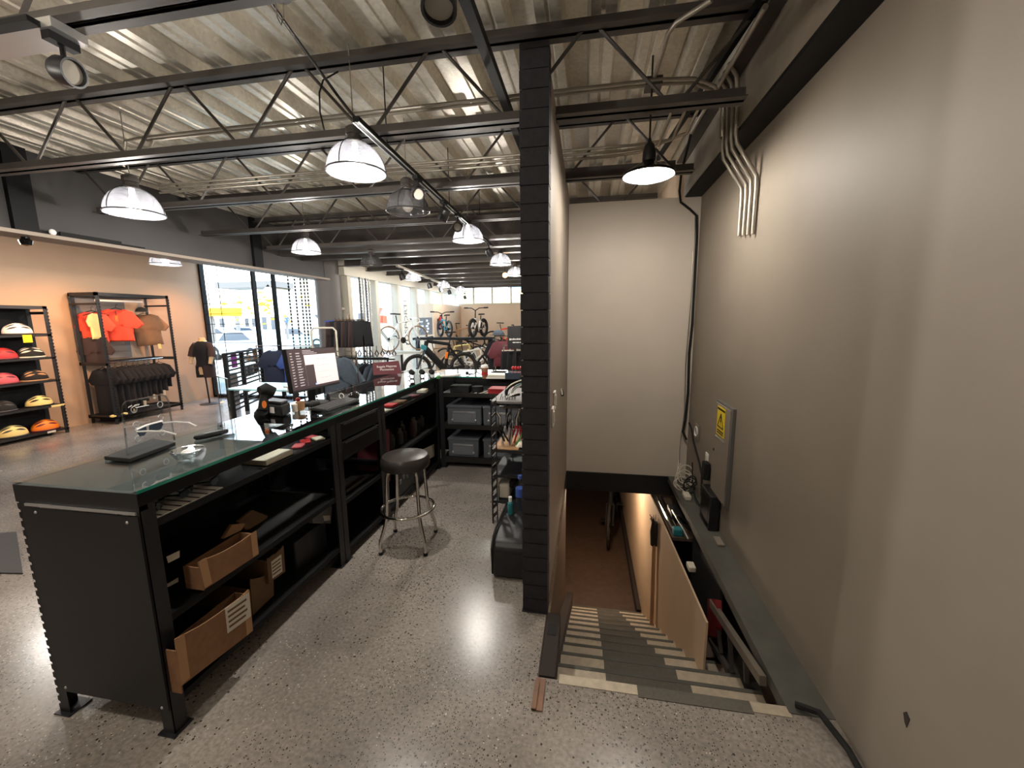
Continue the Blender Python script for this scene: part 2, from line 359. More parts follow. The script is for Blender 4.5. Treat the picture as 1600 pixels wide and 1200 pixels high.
# ceiling: corrugated steel deck, ribs along y
pr = [(0, 0), (.052, 0), (.058, .014), (.076, .014), (.082, 0), (.14, 0), (.16, .085), (.285, .085)]
pts = []; x = -5.5
while x < 1.3:
    pts += [(x+a, 3.31+b) for a, b in pr]; x += .305
n = len(pts); m = MB().add([(a, -4, b) for a, b in pts]+[(a, 16.3, b) for a, b in pts], [(i, i+1, n+i+1, n+i) for i in range(n-1)])
struct(m.build('ceiling', 'deck', smooth=False, org=(0, 0, 3.31)))
struct(MB().box(-8.6, 1.35, -4.1, 7.9, 3.4, 3.5).box(-5.6, 1.35, 7.9, 16.4, 3.4, 3.5).box(-8.4, -5.5, -4, 7.75, 3.3, 3.4).build('ceiling_slab', 'darkgrey'))  # cap over the deck is unseen, added to block light
# right side beam along the wall top
t = thing('steel_beam', 'dark steel beam running along the top of the tall grey wall above the stairs', 'beam', (.95, .2, 2.78))
MB().box(.895, XW, -4, YB+.1, 2.78, 2.80).build('bottom_flange', 'black', t, smooth=False); MB().box(.90, .915, -4, YB+.1, 2.80, 3.12).build('web', 'beamweblit', t, smooth=False); MB().box(.82, XW, -4, YB+.1, 3.12, 3.135).build('top_flange', 'steel', t, smooth=False)  # pale web, dark flange: lamplight and shade put into their colours

# ---------------- far end of the shop
struct(MB().box(-6.6, -4.95, 12.9, 13.0, 0, 2.2).box(-5.05, -4.95, 13.0, 15.9, 0, 2.2).box(-5.05, 1.2, 15.9, 16.0, 0, 2.24).build('wall_far', 'beige'))
struct(MB().box(-6.6, 1.2, 15.85, 16.02, 2.24, 2.3).build('trim_3', 'frame'))
m = MB()
for i in range(9): m.box(-5.2+i*.75, -5.14+i*.75, 15.9, 16.0, 2.3, 3.0)
m.box(-5.3, 1.2, 15.9, 16.0, 2.95, 3.3)
struct(m.build('window_4', 'frame'))
struct(MB().box(.95, 1.1, 4.9, 16, 0, 3.4).build('wall_right_shop', 'beige'))
# facade along x=-5.2 with mullions
m = MB().box(-5.3, -5.05, 8.1, 16, 2.62, 2.78).box(-5.3, -5.2, 8.1, 16, 0, .12)
for y in (8.35, 9.55, 10.75, 11.95, 13.1, 14.2): m.box(-5.3, -5.1, y-.07, y+.07, 0, 2.66)
m.box(-5.3, -5.05, 8.1, 16, 2.78, 3.3)
for z in (1.15, 1.9): m.box(-5.26, -5.2, 8.15, 8.35, z, z+.05)
struct(m.build('window_2', 'frame'))
p = MB().box(-5.26, -5.25, 8.15, 16, .12, 2.62).build('pane', 'window', None); struct(p); p.name = 'window_2_glass'
# window facing us at the back of the low bay
m = MB().box(-8.25, -5.5, 7.72, 7.82, 3.1, 3.4).box(-8.25, -5.5, 7.72, 7.82, 0, .06).box(-8.25, -8.21, 7.72, 7.82, 0, 3.1)
m.box(-6.98, -6.94, 7.72, 7.82, 0, 3.1).box(-6.5, -6.47, 7.72, 7.82, 0, 3.1)
struct(m.build('window_1', 'black'))
struct(MB().box(-8.21, -5.5, 7.765, 7.775, .06, 3.1).build('window_1_glass', 'window'))
# roll-up security grille: thin dark rods and chains
gr = thing('security_grille', 'thin dark horizontal rods and hanging chains across the big front window', 'grille', (-6.9, 7.66, 0))
for z in (1.05, 1.22, 1.42, 1.62, 1.84, 2.06): MB().box(-8.18, -6.95, 7.655, 7.665, z-.006, z+.006).build('rod', 'black', gr)
for x in (-8.0, -7.72): MB().box(x-.005, x+.005, 7.655, 7.665, 0, 3.1).build('rod', 'black', gr)
for x in (-6.05, -5.9, -5.77, -5.69, -5.62):
    m = MB()
    for k in range(42): m.box(x-.013, x+.013, 7.65, 7.67, .1+k*.07, .145+k*.07)
    m.box(x-.003, x+.003, 7.655, 7.665, 0, 3.1); m.build('chain', 'black', gr)
g2 = thing('security_grille', 'row of pale perforated shutter guides between the round column and the front glazing', 'grille', (-5.0, 8.6, 0))
for k in range(4):
    y = 8.62+.13*k; m = MB()
    for q in range(38): m.box(-5.03, -4.99, y-.02, y+.02, .1+q*.065, .145+q*.065)
    m.box(-5.04, -5.0, y-.008, y+.008, .1, 2.62); m.build('guide', 'frame' if k % 2 else 'midgrey', g2)

# ---------------- stairwell and basement
ZB = -2.0
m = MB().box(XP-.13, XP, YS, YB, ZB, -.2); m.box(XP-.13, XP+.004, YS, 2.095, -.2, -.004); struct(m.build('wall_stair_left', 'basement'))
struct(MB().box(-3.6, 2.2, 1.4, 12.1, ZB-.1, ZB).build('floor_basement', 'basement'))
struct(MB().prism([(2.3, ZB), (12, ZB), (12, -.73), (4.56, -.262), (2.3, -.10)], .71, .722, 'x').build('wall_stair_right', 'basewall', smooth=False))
struct(MB().prism([(3.4, -.205), (12, -.755), (12, -.728), (4.56, -.26), (3.4, -.178)], .7355, XW, 'x').box(.7355, XW, 2.62, 3.4, -.62, -.6).build('trim_4', 'nichebrown', smooth=False))
struct(MB().box(XW, XW+.12, YS, 12, ZB, 0).build('wall_niche', 'nichebrown'))
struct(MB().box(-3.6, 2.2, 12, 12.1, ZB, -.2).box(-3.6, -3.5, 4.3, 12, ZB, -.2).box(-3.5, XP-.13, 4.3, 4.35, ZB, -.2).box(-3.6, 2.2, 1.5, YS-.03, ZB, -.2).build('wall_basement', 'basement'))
struct(MB().box(XP, XW, YB-.02, YB+.1, -.205, -.002).build('trim_5', 'blackmat'))
struct(MB().box(.865, XW, YS, YB-.02, -.055, .004).build('trim_ledge', 'ledge'))
struct(MB().box(.66, .71, 4.72, 11, ZB, ZB+.13).build('baseboard_basement', 'darkbrown'))
NS = 12; rise = -ZB/NS; go = .268
m = MB(); tr = MB(); gs = MB()
for i in range(1, NS+1):
    y0 = YS+go*(i-1); z = -rise*i
    if i == NS: break
    m.box(XP, .865 if i < 4 else .71, YS+.001*i, y0+go-.006, ZB+.0001*i, z-.012)
    xr = .87 if i < 4 else .72
    tr.box(XP+.02, .12+.005*i, y0-.01, y0+go, z-.03, z); tr.box(.55-.01*i, xr, y0-.01, y0+go, z-.03, z)
    gs.box(.12+.005*i, .55-.01*i, y0-.01, y0+go, z-.03, z+.001)
no = MB()
for i in range(1, NS): no.box(XP+.03, .87 if i < 4 else .70, YS+go*i-.018, YS+go*i+.004, -rise*i-.03, -rise*i+.0025)
st = struct(m.build('stairs', 'concrete', org=(.3, YS, ZB)))
tr.build('tread', 'tread', st).location = (0, 0, 0); gs.build('grip_strip', 'gritstrip', st)
no.build('nosing', 'ledge', st)  # step edges coloured dark to stand in for the riser shade
# floor edge nosing at the stair head
m = MB().box(-.1, .25, YS-.02, YS+.03, -.04, .003).box(.72, .87, YS-.02, YS+.03, -.04, .003); m.build('nosing', 'tread', st)
MB().box(.25, .72, YS-.03, YS+.03, -.04, .0035).build('grip_strip', 'gritstrip', st)
m = MB().prism([(1.68, .002), (2.1, .002), (2.1, -.22), (4.7, -1.72), (4.7, -2.0), (3.9, -1.95), (1.68, -.34)], XP+.006, XP+.08, 'x')
tag(m.build('stair_stringer', 'darkbrown'), 'dark brown stringer board running down the left side of the stairs', 'stringer')
tag(MB().box(-.207, -.187, 1.50, 1.64, 0, .012).box(-.205, -.16, 1.50, 1.66, .001, .006).build('wood_offcut', 'wood'), 'small worn brown wooden strip set in the floor beside the stair head', 'wood strip')
lb = light('basement_lamp', (.2, 5.15, -.42), 36, (1, .76, .54), .08)

q = at(865, 986, z=.003); tag(MB().box(XP+.02, XP+.066, q.y-.03, q.y+.05, -.012, .0045).build('cable_hole', 'blackmat'), 'small black square hole in the dark stringer beside the stair head', 'hole')
for k, (pa, pb, z0, h) in enumerate((((48, 369), (120, 377), 2.531, .035), ((95, 374), (190, 383), 2.531, .05), ((150, 380), (228, 387), 2.531, .03))):
    ya, yb = at(*pa, x=-5.28).y, at(*pb, x=-5.28).y
    tag(MB().box(-5.312+.02*(k % 2), -5.29+.02*(k % 2), ya, yb, z0, z0+h).build('long_rod', 'rubber', bevel=.004), ('nearest', 'middle', 'farthest')[k]+' of the long dark rods lying on the bulkhead ledge at left', 'rod')
y = at(82, 372, x=-5.28).y; tag(MB().ell((-5.265, y, 2.56), .02, .03, .03).build('white_bulb', 'white'), 'small white bulb on the bulkhead ledge above the helmet rack', 'bulb')
q = at(42, 385, z=2.46); tag(MB().lathe([(0, -.05), (.04, -.04), (.05, 0), (.03, .02), (.03, .036)], (-5.4, at(42, 385, x=-5.4).y, 2.46), 18).build('dome_camera', 'blackgloss'), 'small black dome camera under the bulkhead at upper left', 'camera')

# ================================================================ ROOF STEEL
names = ['nearest the camera, over the counter end', 'second from the camera, just above the pillar top', 'third from the camera, behind the pillar', 'fourth from the camera, over the counter corner', 'farthest one, before the deep beams']
for k, y in enumerate((1.46, 2.6, 3.7, 4.9, 6.05)):
    t = thing('roof_truss', 'dark steel roof truss with zigzag rods, '+names[k], 'roof truss', (-2.2, y, 2.8), 'open web roof trusses')
    xr = .89
    m = MB()
    for s in (-1, 1): m.box(-5.45, xr, y+s*.008, y+s*.062, 3.23, 3.237); m.box(-5.45, xr, y+s*.008, y+s*.014, 3.23, 3.30)
    m.build('top_chord', 'jst', t, smooth=False); m = MB()
    for s in (-1, 1): m.box(-5.1, xr-.08, y+s*.008, y+s*.055, 2.80, 2.807); m.box(-5.1, xr-.08, y+s*.008, y+s*.014, 2.80, 2.862)
    m.build('bottom_chord', 'jst', t, smooth=False)
    off = (0, 0, .25, -.2, .1)[k]; x = -5.50+off
    while x < .8:
        for a, b in ((x+.045, x+.415), (x+.87, x+.50)):
            if a > -5.45 and b > -5.1 and max(a, b) < xr: MB().tube([(a, y, 3.245), (b, y, 2.84)], .0105, 6).build('web_rod', 'jst', t)
        x += .915
for k, y in enumerate((6.6, 7.2, 8.14, 9.05, 10, 11, 12.05, 13.3, 14.6)):
    m = MB().box(-5.32, 1.0, y-.07, y+.07, 2.79, 2.805).box(-5.32, 1.0, y-.007, y+.007, 2.8, 3.3).box(-5.32, 1.0, y-.07, y+.07, 3.29, 3.31)
    tag(m.build('ceiling_beam', 'jst', smooth=False), ('first', 'second', 'third', 'fourth', 'fifth', 'sixth', 'seventh', 'eighth', 'ninth')[k]+' deep grey steel ceiling beam behind the open trusses, counted from the front', 'ceiling beam', 'deep ceiling beams')

# ================================================================ LAMPS
def make_pendant(lit):
    t = thing('pendant_lamp', '', 'lamp', (0, 0, 0), 'glass dome pendant lamps')
    R = .178; H = .185; pf = [(R*cos(a), H*sin(a)) for a in [radians(v) for v in (0, 8, 18, 30, 42, 54, 64, 72)]]
    pf = [(R+.004, -.006)]+pf
    MB().lathe(pf+[(r-.004, z-.003) for r, z in reversed(pf)]+pf[:1], n=40, cap=False).build('shade', 'shadeglass', t)
    m = MB().torus((0, 0, .0), R+.003, .0045, n=40, m=6)
    m.build('rim_band', 'cage', t)
    for q in range(3):
        a = 2*pi*q/3+.5; MB().tube([((R+.004)*cos(b)*cos(a), (R+.004)*cos(b)*sin(a), (H+.004)*sin(b)) for b in [radians(v) for v in range(0, 73, 12)]], .003, 5).build('cage_wire', 'cage', t)
    MB().lathe([(.058, .172), (.06, .18), (.045, .19), (.042, .215), (.05, .218), (.05, .255), (.032, .268), (.012, .275)], n=24).build('cap', 'steel', t)
    MB().tube([(0, 0, .27), (0, 0, .83)], .0035, 6).build('cord', 'conduit', t)
    m = MB().lathe([(.016, .175), (.018, .12), (.035, .09), (.045, .055), (.04, .02), (.02, .0), (0, -.004)], n=20)
    b = m.build('bulb', 'bulb' if lit else 'shadewhite', t)
    return t
lamp1, lamp0 = make_pendant(True), make_pendant(False)
used = set()
def pendant(x, y, lit, label, z=2.575, e=None, sc=1.0):
    src = lamp1 if lit else lamp0
    if src.name in used: r = dup(src, (x, y, z), 0, label)
    else: used.add(src.name); src.location = (x, y, z); src['label'] = label; r = src
    r.scale = (sc, sc, sc)
    if lit: light('lamp_glow', (x, y, z-.045), e or LAMP_W, (1, .94, .86), .04)
    return r
pendant(-1.46, 2.56, True, 'largest lit glass dome pendant lamp, hanging over the counter left of the pillar', z=2.585)
pendant(-3.72, 2.97, True, 'lit glass dome pendant lamp at left, in front of the dark bulkhead', z=2.555, sc=1.12)
pendant(-1.53, 3.48, False, 'unlit grey glass dome pendant lamp beside the track spotlights')
pendant(-3.74, 5.14, True, 'lit glass dome pendant lamp in front of the round column')
pendant(-1.39, 4.83, True, 'lit glass dome pendant lamp half hidden by the track rail end', z=2.57)
pendant(-3.6, 6.6, False, 'unlit glass dome pendant lamp hanging right of the round column')
pendant(-1.46, 7.0, True, 'lit glass dome pendant lamp, upper one beside the pillar far back', e=55)
pendant(-1.52, 8.8, True, 'lit glass dome pendant lamp, lower one touching the pillar edge far back', e=55)
pendant(-3.95, 9.1, True, 'lit glass dome pendant lamp first in the far left row', e=55)
pendant(-4.0, 11.3, True, 'lit glass dome pendant lamp second in the far left row', e=55)
pendant(-4.1, 13.2, True, 'lit glass dome pendant lamp last in the far left row', e=55)
pendant(-6.45, 5.5, True, 'lit glass dome pendant lamp partly hidden behind the bulkhead, above the clothing rack', z=2.555, sc=1.1, e=55)
pendant(-6.75, 3.55, True, 'lit glass dome pendant lamp cut by the left photo edge', z=2.56, e=55)
# lamps of the same rows behind and beside the camera
light('lamp_glow', (-1.4, .3, 2.6), 40, (1, .92, .82), .06); light('lamp_glow', (-3.7, .4, 2.6), 50, (1, .92, .82), .06); light('lamp_glow', (-1.4, -2, 2.6), 22, (1, .92, .82), .06)
# black enamel pendant over the stairs
p = at(1013, 276, z=2.55)
t = thing('pendant_lamp', 'black enamel cone pendant lamp hanging over the stairs', 'lamp', (p.x, p.y, p.z))
R0 = .165
pf = [(R0, 0), (R0-.004, .012), (.11, .045), (.05, .075), (.036, .09)]
MB().lathe([(r, z) for r, z in pf]+[(r+.0012, z+.005) for r, z in reversed(pf)]+pf[:1], p, 40, cap=False).build('shade', 'blackgloss', t)
MB().lathe([(R0-.006, .003), (.108, .042), (.05, .07), (.0, .072)], p, 40, cap=False).build('reflector', 'white', t)
MB().lathe([(.038, .085), (.042, .1), (.04, .15), (.028, .19), (.014, .205), (.008, .23)], p, 24).build('socket', 'blackpaint', t)
MB().tube([p+Vector((0, 0, .22)), p+Vector((0, 0, .70))], .006, 8).build('stem', 'cage', t)
MB().ell(p+Vector((0, 0, .058)), .034, .034, .026).build('bulb', 'bulb', t)
light('lamp_glow', (p.x, p.y, p.z+.005), 52, (1, .92, .82), .06)

# ---------------- track rails and spotlights
a, b = at(556, 186, z=2.76), at(768, 384, z=2.76)
t = thing('track_rail', 'long black and silver lighting track running back beside the big pendant lamp', 'track rail', (a+b)/2)
MB().bar(a, b, .038, .03).build('rail', 'black', t); MB().bar(a-Vector((.017, 0, .016)), b-Vector((.017, 0, .016)), .006, .006).bar(a+Vector((.017, 0, -.016)), b+Vector((.017, 0, -.016)), .006, .006).build('contact_strip', 'alu', t)
for q in (.1, .45, .8):
    c = a.lerp(b, q); MB().tube([c, (c.x, c.y, 3.3)], .004, 6).build('hanger', 'black', t)
def spot(top, aim, label, L=.1, r=.05, drop=.12):
    top = Vector(top); t = thing('track_spotlight', label, 'spotlight', top, 'track spotlights')
    MB().box(top.x-.02, top.x+.02, top.y-.05, top.y+.05, top.z-.03, top.z).build('adapter', 'black', t)
    c = top-Vector((0, 0, drop)); MB().tube([top-Vector((0, 0, .02)), c], .009, 8).build('stem', 'black', t)
    d = Vector(aim).normalized(); R = d.to_track_quat('Z', 'Y').to_matrix()
    MB().lathe([(.02, -L*.6), (r*.8, -L*.5), (r, -L*.2), (r, L*.5), (r*.86, L*.5), (r*.8, L*.3), (0, L*.3)], c, 24, R).build('can', 'blackpaint', t)
    MB().lathe([(0, L*.34), (r*.78, L*.34), (r*.78, L*.33), (0, L*.33)], c, 20, R).build('lens', 'lens', t)
    return t
def ontrack(px): 
    f = (px-556)/(768-556); q = at(px, 186+(384-186)*f, z=2.745); return q
spot(ontrack(652), (.35, -.8, -.5), 'black track spotlight overlapping the unlit grey pendant lamp')
spot(ontrack(693), (-.5, .3, -.7), 'black track spotlight tilted left, second along the near track')
spot(ontrack(715), (.1, -.8, -.4), 'black track spotlight facing us, third along the near track')
spot(ontrack(735), (.1, -.6, -.6), 'black track spotlight just in front of a lit dome lamp')
spot(ontrack(764), (.3, .5, -.7), 'black track spotlight at the far end of the near track')
a0 = at(100, 52, z=2.79); a1, b1 = at(-60, 95, z=2.79), at(300, 20, z=2.79)
t = thing('track_rail', 'pale lighting track under the nearest truss at upper left', 'track rail', a0)
xe = at(128, 56, z=2.79).x; MB().box(-3.6, xe, 1.40, 1.52, 2.765, 2.799).build('rail', 'alu', t)
MB().box(-3.6, xe-.05, 1.36, 1.40, 2.765, 2.785).build('channel', 'black', t)
spot((a0.x, 1.46, 2.765), (1, .12, -.22), 'black track spotlight at upper left under the pale track', .075, .052, .12)
q = at(686, 8, z=2.95)
spot((q.x, q.y, 3.1), (.05, -.25, -1), 'black ring-rimmed spotlight cut by the top photo edge', .1, .075, .13)
q = at(436, 2, z=3.0)
t = thing('ceiling_bracket', 'small grey ceiling box with a bent wire hook at the top edge', 'bracket', q)
MB().lathe([(.05, 0), (.055, .02), (.05, .05)], q+Vector((0, 0, .02)), 20).build('box', 'steel', t); MB().tube([q+Vector((-.02, 0, .02)), q+Vector((-.015, 0, -.06)), q+Vector((0, 0, -.09)), q+Vector((.015, 0, -.06)), q+Vector((.02, 0, .02))], .003, 6).build('hook', 'conduit', t)
tag(MB().tube([(q.x, q.y, 3.07), (q.x, q.y, 3.33)], .006, 6).build('hanger_rod', 'steel'), 'thin rod holding the small ceiling box at the top edge', 'rod')
# far track
a, b = at(620, 415, z=2.7), at(738, 462, z=2.7)
t = thing('track_rail', 'pale lighting track far back along the glazed front', 'track rail', (a+b)/2); MB().bar(a, b, .05, .04).build('rail', 'frame', t)
for q in (.06, .55, .9): c = a.lerp(b, q); MB().tube([c, (c.x, c.y, 3.0)], .006, 5).build('hanger', 'black', t)
for k, q in enumerate((.03, .25, .38, .5, .8)): spot(a.lerp(b, q)-Vector((0, 0, .02)), (.2, .2, -.8), ('first', 'second', 'third', 'fourth', 'fifth')[k]+' small black spotlight along the far pale track', .12, .06, .16)
q = at(789, 430, z=2.55); t = thing('warm_bulb_lamp', 'small bare lamp glowing orange beside the pillar far back', 'lamp', q)
MB().ell(q, .05, .05, .05).build('bulb', 'bulbwarm', t); MB().tube([q+Vector((0, 0, .04)), (q.x, q.y, 3.33)], .006, 6).build('stem', 'black', t); light('lamp_glow', q-Vector((0, .1, .1)), 4, (1, .5, .2))
# tray, conduits
t = MB().box(-.575, -.525, 1.0, 6.5, 3.02, 3.07); tag(t.build('cable_tray', 'black'), 'straight black cable channel above the trusses left of the pillar', 'cable channel')
for k, dy in enumerate((0, .05)):
    m = MB().tube([(-3.7+k*.2, 2.92+dy, 3.02-.12*(1-k)), (-3.65+k*.2, 2.92+dy, 3.09), (-3.5, 2.92+dy, 3.1), (.42, 2.9+dy, 3.1), (.62, 2.93+dy, 3.1), (.75, 2.98+dy, 3.07), (.82, 3.02+dy, 2.98), (.83, 3.04+dy, 2.8)], .011, 8)
    tag(m.build('conduit', 'conduit'), ('front', 'rear')[k]+' one of the two thin steel conduits running across above the pillar', 'conduit')
for k in range(3):
    z = 2.93+.035*k; m = MB().tube([(-4.2, 3.62, z), (.15+.1*k, 3.6, z), (.38+.1*k, 3.56, z), (.5+.1*k, 3.46, z), (.54+.1*k, 3.3, z+.1), (.56+.1*k, 3.2, z+.2)], .011, 8)
    tag(m.build('conduit', 'conduit'), ('lowest', 'middle', 'highest')[k]+' of the three steel conduits running along the third truss', 'conduit')
for k in range(4):
    y = 2.93+.085*k; m = MB().tube([(.80, y-.05, 3.14), (.86, y, 3.09), (.875, y, 2.98), (.878, y, 2.77), (.888, y, 2.71), (.99, y+.01, 2.56), (1.018, y+.015, 2.52), (1.022, y+.015, 2.45), (1.022, y+.015, 2.17+.012*k)], .0125, 10)
    tag(m.build('conduit', 'conduit'), ('nearest', 'second nearest', 'third nearest', 'farthest')[k]+' of the four bent conduits coming down onto the grey wall', 'conduit')
P = [at(1112, 0, z=3.16), at(1056, 36, z=3.16), at(1044, 52, z=3.15), at(1022, 122, z=3.12)]
tag(MB().tube(P, .013, 10).build('conduit', 'conduit'), 'single bright bent conduit under the deck above the stairs lamp', 'conduit')
tag(MB().obox(P[-1]+Vector((0, .03, -.02)), (.1, .1, .05)).build('junction_box', 'steel'), 'small steel junction box where the conduits meet above the stairs lamp', 'junction box')
tag(MB().tube([at(1196, 10, x=.8), at(1080, 207, x=.8)], .014, 10).build('conduit', 'conduit'), 'long straight bright conduit beside the dark wall beam', 'conduit')
e = at(1080, 207, x=.8)
m = MB().tube([e, (.8, 4.1, 2.93), (.81, 4.2, 2.8), (.84, 4.27, 2.72), (.93, 4.30, 2.66), (1.0, 4.32, 2.6), (1.01, 4.32, 2.4), (1.015, 4.325, 1.6), (1.0, 4.32, 1.3), (1.012, 4.325, .9), (1.0, 4.32, .62), (.98, 4.31, .5), (1.02, 4.3, .42)], .011, 8)
tag(m.build('power_cable', 'rubber'), 'black cable running down the corner between the white panel and grey wall', 'cable')
m = MB().tube([(.985, 4.325, 2.6), (.99, 4.33, 1.8), (.975, 4.33, 1.2), (.99, 4.33, .7), (.96, 4.33, .3), (.93, 4.2, .12), (.95, 4.1, .05)], .004, 6)
tag(m.build('thin_cable', 'conduit'), 'thin pale wire beside the black corner cable', 'cable')
tag(MB().tube([at(420, 0, z=3.2), at(470, 70, z=3.18), at(528, 150, z=3.05), at(556, 186, z=2.8)], .009, 8).build('feed_cable', 'cage'), 'dark feed pipe leading down to the start of the long lighting track', 'cable')
tag(MB().tube([at(528, 112, z=3.2), at(505, 125, z=3.12), at(499, 145, z=3.05), at(500, 175, z=2.95), at(507, 205, z=2.87)], .005, 6).build('loose_cable', 'rubber'), 'thin loose black cable looping below the second truss', 'cable')

# ================================================================ RIGHT WALL FITTINGS
t = thing('electrical_panel', 'tall grey electrical panel with yellow warning sticker on the right wall', 'electrical panel', (1.0, 3.2, .3))
MB().box(1.012, 1.04, 3.035, 3.40, .27, 1.015).build('box', 'midgrey', t, bevel=.004); MB().box(1.004, 1.013, 3.05, 3.385, .285, 1.0).build('door', 'taupe', t, bevel=.003)
MB().box(1.0, 1.0045, 3.13, 3.34, .735, .745).build('latch', 'alu', t)
MB().ell((1.002, 3.36, .62), .006, .012, .012).build('lock', 'steel', t)
sk = MB().box(1.001, 1.0045, 3.145, 3.325, .765, .985).build('warning_sticker', 'yellow', t); sk['label'] = 'yellow sticker with black lightning triangle'
m = MB()
A = [(3.235, .935), (3.17, .83), (3.30, .83)]
for i in range(3):
    p_, q_ = A[i], A[(i+1) % 3]; m.bar((1.0005, *p_), (1.0005, *q_), .009, .002, (1, 0, 0))
m.slab([(1.0, y, z) for y, z in ((3.232, .915), (3.222, .87), (3.236, .873), (3.23, .838), (3.25, .884), (3.238, .882), (3.246, .915))], (.001, 0, 0))
m.box(1.0, 1.001, 3.165, 3.305, .795, .806).box(1.0, 1.001, 3.165, 3.305, .778, .788).box(1.0, 1.001, 3.15, 3.32, .958, .972)
m.build('warning_mark', 'black', sk, smooth=False)
t = thing('wall_outlet', 'pale double wall outlet above the ledge beside the electrical panel', 'outlet', (1.03, 3.63, .42)); MB().box(1.03, 1.04, 3.6, 3.67, .36, .50).build('plate', 'white', t, bevel=.003); MB().box(1.026, 1.031, 3.615, 3.655, .38, .42).box(1.026, 1.031, 3.615, 3.655, .44, .48).build('socket', 'offwhite', t)
t = thing('wall_plate', 'pale oval cable plate on the grey wall near the panel corner', 'wall plate', (1.03, 4.0, .55)); MB().box(1.028, 1.04, 3.92, 4.06, .52, .66).build('plate', 'taupe', t, bevel=.01); MB().torus((1.027, 3.99, .59), .045, .008, RY(pi/2)).build('rim', 'white', t)
m = MB().tube([(1.01, 4.2, .62), (1.0, 4.05, .6), (1.0, 3.95, .5), (1.01, 3.75, .36), (1.0, 3.62, .3), (1.0, 3.6, .12)], .009, 8); tag(m.build('power_cable', 'rubber'), 'black cable drooping from the corner to the devices on the ledge', 'cable')
t = thing('network_box', 'upright black box device leaning on the grey wall on the ledge', 'device', (.98, 3.3, .004)); MB().box(.955, 1.03, 3.2, 3.46, .006, .29).build('body', 'blackpaint', t, bevel=.008); MB().box(.953, .956, 3.23, 3.43, .03, .26).build('vent_panel', 'black', t)
t = thing('wall_charger', 'small black charger plugged above the black box device', 'charger', (1.02, 3.5, .2)); MB().box(.98, 1.03, 3.5, 3.58, .30, .45).build('body', 'rubber', t, bevel=.01)
t = thing('power_adapter', 'white power adapter lying on the ledge end near the white panel', 'adapter', (.93, 3.78, .004)); MB().box(.90, .96, 3.74, 3.86, .004, .05).build('body', 'offwhite', t, bevel=.01)
m = MB()
for k in range(6):
    c = Vector((.93+rnd.uniform(-.03, .03), 3.98+rnd.uniform(-.08, .1), .05+.03*k)); m.torus(c, rnd.uniform(.04, .075), .0045, RX(rnd.uniform(.4, 1.6)) @ RY(rnd.uniform(-.6, .6)), 20, 6)
m.tube([(.94, 3.86, .03), (.88, 4.0, .05), (.9, 4.1, .14), (.95, 4.2, .2)], .004, 6); tag(m.build('cable_bundle', 'offwhite'), 'tangle of pale coiled cables on the far end of the ledge', 'cables')
m = MB()
for k in range(4):
    c = Vector((.98+rnd.uniform(-.02, .02), 3.86+rnd.uniform(-.1, .1), .06+.045*k)); m.torus(c, rnd.uniform(.03, .055), .006, RX(rnd.uniform(.6, 1.6)) @ RY(rnd.uniform(-.5, .5)), 18, 6)
m.tube([(1.0, 3.6, .02), (.98, 3.7, .06), (.99, 3.86, .12), (1.0, 3.95, .3)], .006, 6); tag(m.build('cable_bundle', 'rubber'), 'tangle of black cables between the adapter and the black box device', 'cables')
tag(MB().box(.96, 1.01, 2.98, 3.1, .004, .022).build('plaster_chip', 'taupe', bevel=.004), 'flat taupe chip lying on the ledge below the electrical panel', 'chip')
m = MB().tube([(.90, 1.70, .02), (.97, 1.66, .035), (1.0, 1.52, .03), (1.0, 1.38, .018), (.985, 1.2, .014), (.96, 1.0, .014), (.9, .8, .014)], .013, 8); tag(m.build('floor_cable', 'rubber'), 'thick black cable lying on the floor along the foot of the right wall', 'cable')
m = MB().slab([at(1411, 1113, x=XW-.002), at(1416, 1112, x=XW-.002), at(1421, 1124, x=XW-.002), at(1416, 1137, x=XW-.002), at(1413, 1128, x=XW-.002)], (.0018, 0, 0)); tag(m.build('wall_scuff', 'darkbrown'), 'small dark scuff chip low on the right wall', 'scuff')
# light switches on the partition
for k, (y, z, l) in enumerate(((2.53, 1.145, 'upper'), (2.40, 1.07, 'lower'))):
    t = thing('light_switch', l+' pale switch plate on the partition face beside the pillar', 'switch', (-.197, y, z)); MB().box(-.2, -.188, y-.045, y+.045, z-.055, z+.06).build('plate', 'white', t, bevel=.002); MB().box(-.189, -.183, y-.02, y+.02, z-.03, z+.035).build('rocker', 'offwhite', t)

# ================================================================ STAIR NICHE
t = thing('folding_ladder', 'grey metal ladder frame with a red end lying beside the lower stairs', 'ladder', (.83, 2.1, -.5))
a, b = at(1112, 942, x=.83), at(1192, 1064, x=.83)
MB().bar(a, b, .03, .045).build('rail', 'conduit', t); a2, b2 = at(1110, 1000, x=.83), at(1140, 1050, x=.83)
MB().bar(a2, b2, .025, .03).build('rail', 'steel', t)
for u, v in (((1123, 985), (1126, 1020)), ((1140, 990), (1143, 1050)), ((1165, 1035), (1166, 1066))): MB().bar(at(*u, x=.83), at(*v, x=.83), .02, .02).build('rung', 'steel', t)
q = MB().slab([at(1105, 935, x=.825), at(1119, 937, x=.825), at(1121, 962, x=.825), at(1119, 996, x=.825), at(1105, 993, x=.825)], (.03, 0, 0)).build('end_plate', 'darkred', t); q['label'] = 'red end plate'
m = MB().box(.875, .89, 2.60, 3.30, -.58, -.058); tag(m.build('black_board', 'blackmat'), 'black board standing under the ledge beside the stairs', 'board')
m = MB().box(.93, XW, 1.7, 2.62, -.75, -.5); tag(m.build('niche_sill', 'concrete'), 'rough concrete sill under the ledge beside the ladder', 'sill')
t = thing('broom', 'broom with wrapped dark head standing upside down against the pale stair wall', 'broom', (.66, 3.85, -1.45))
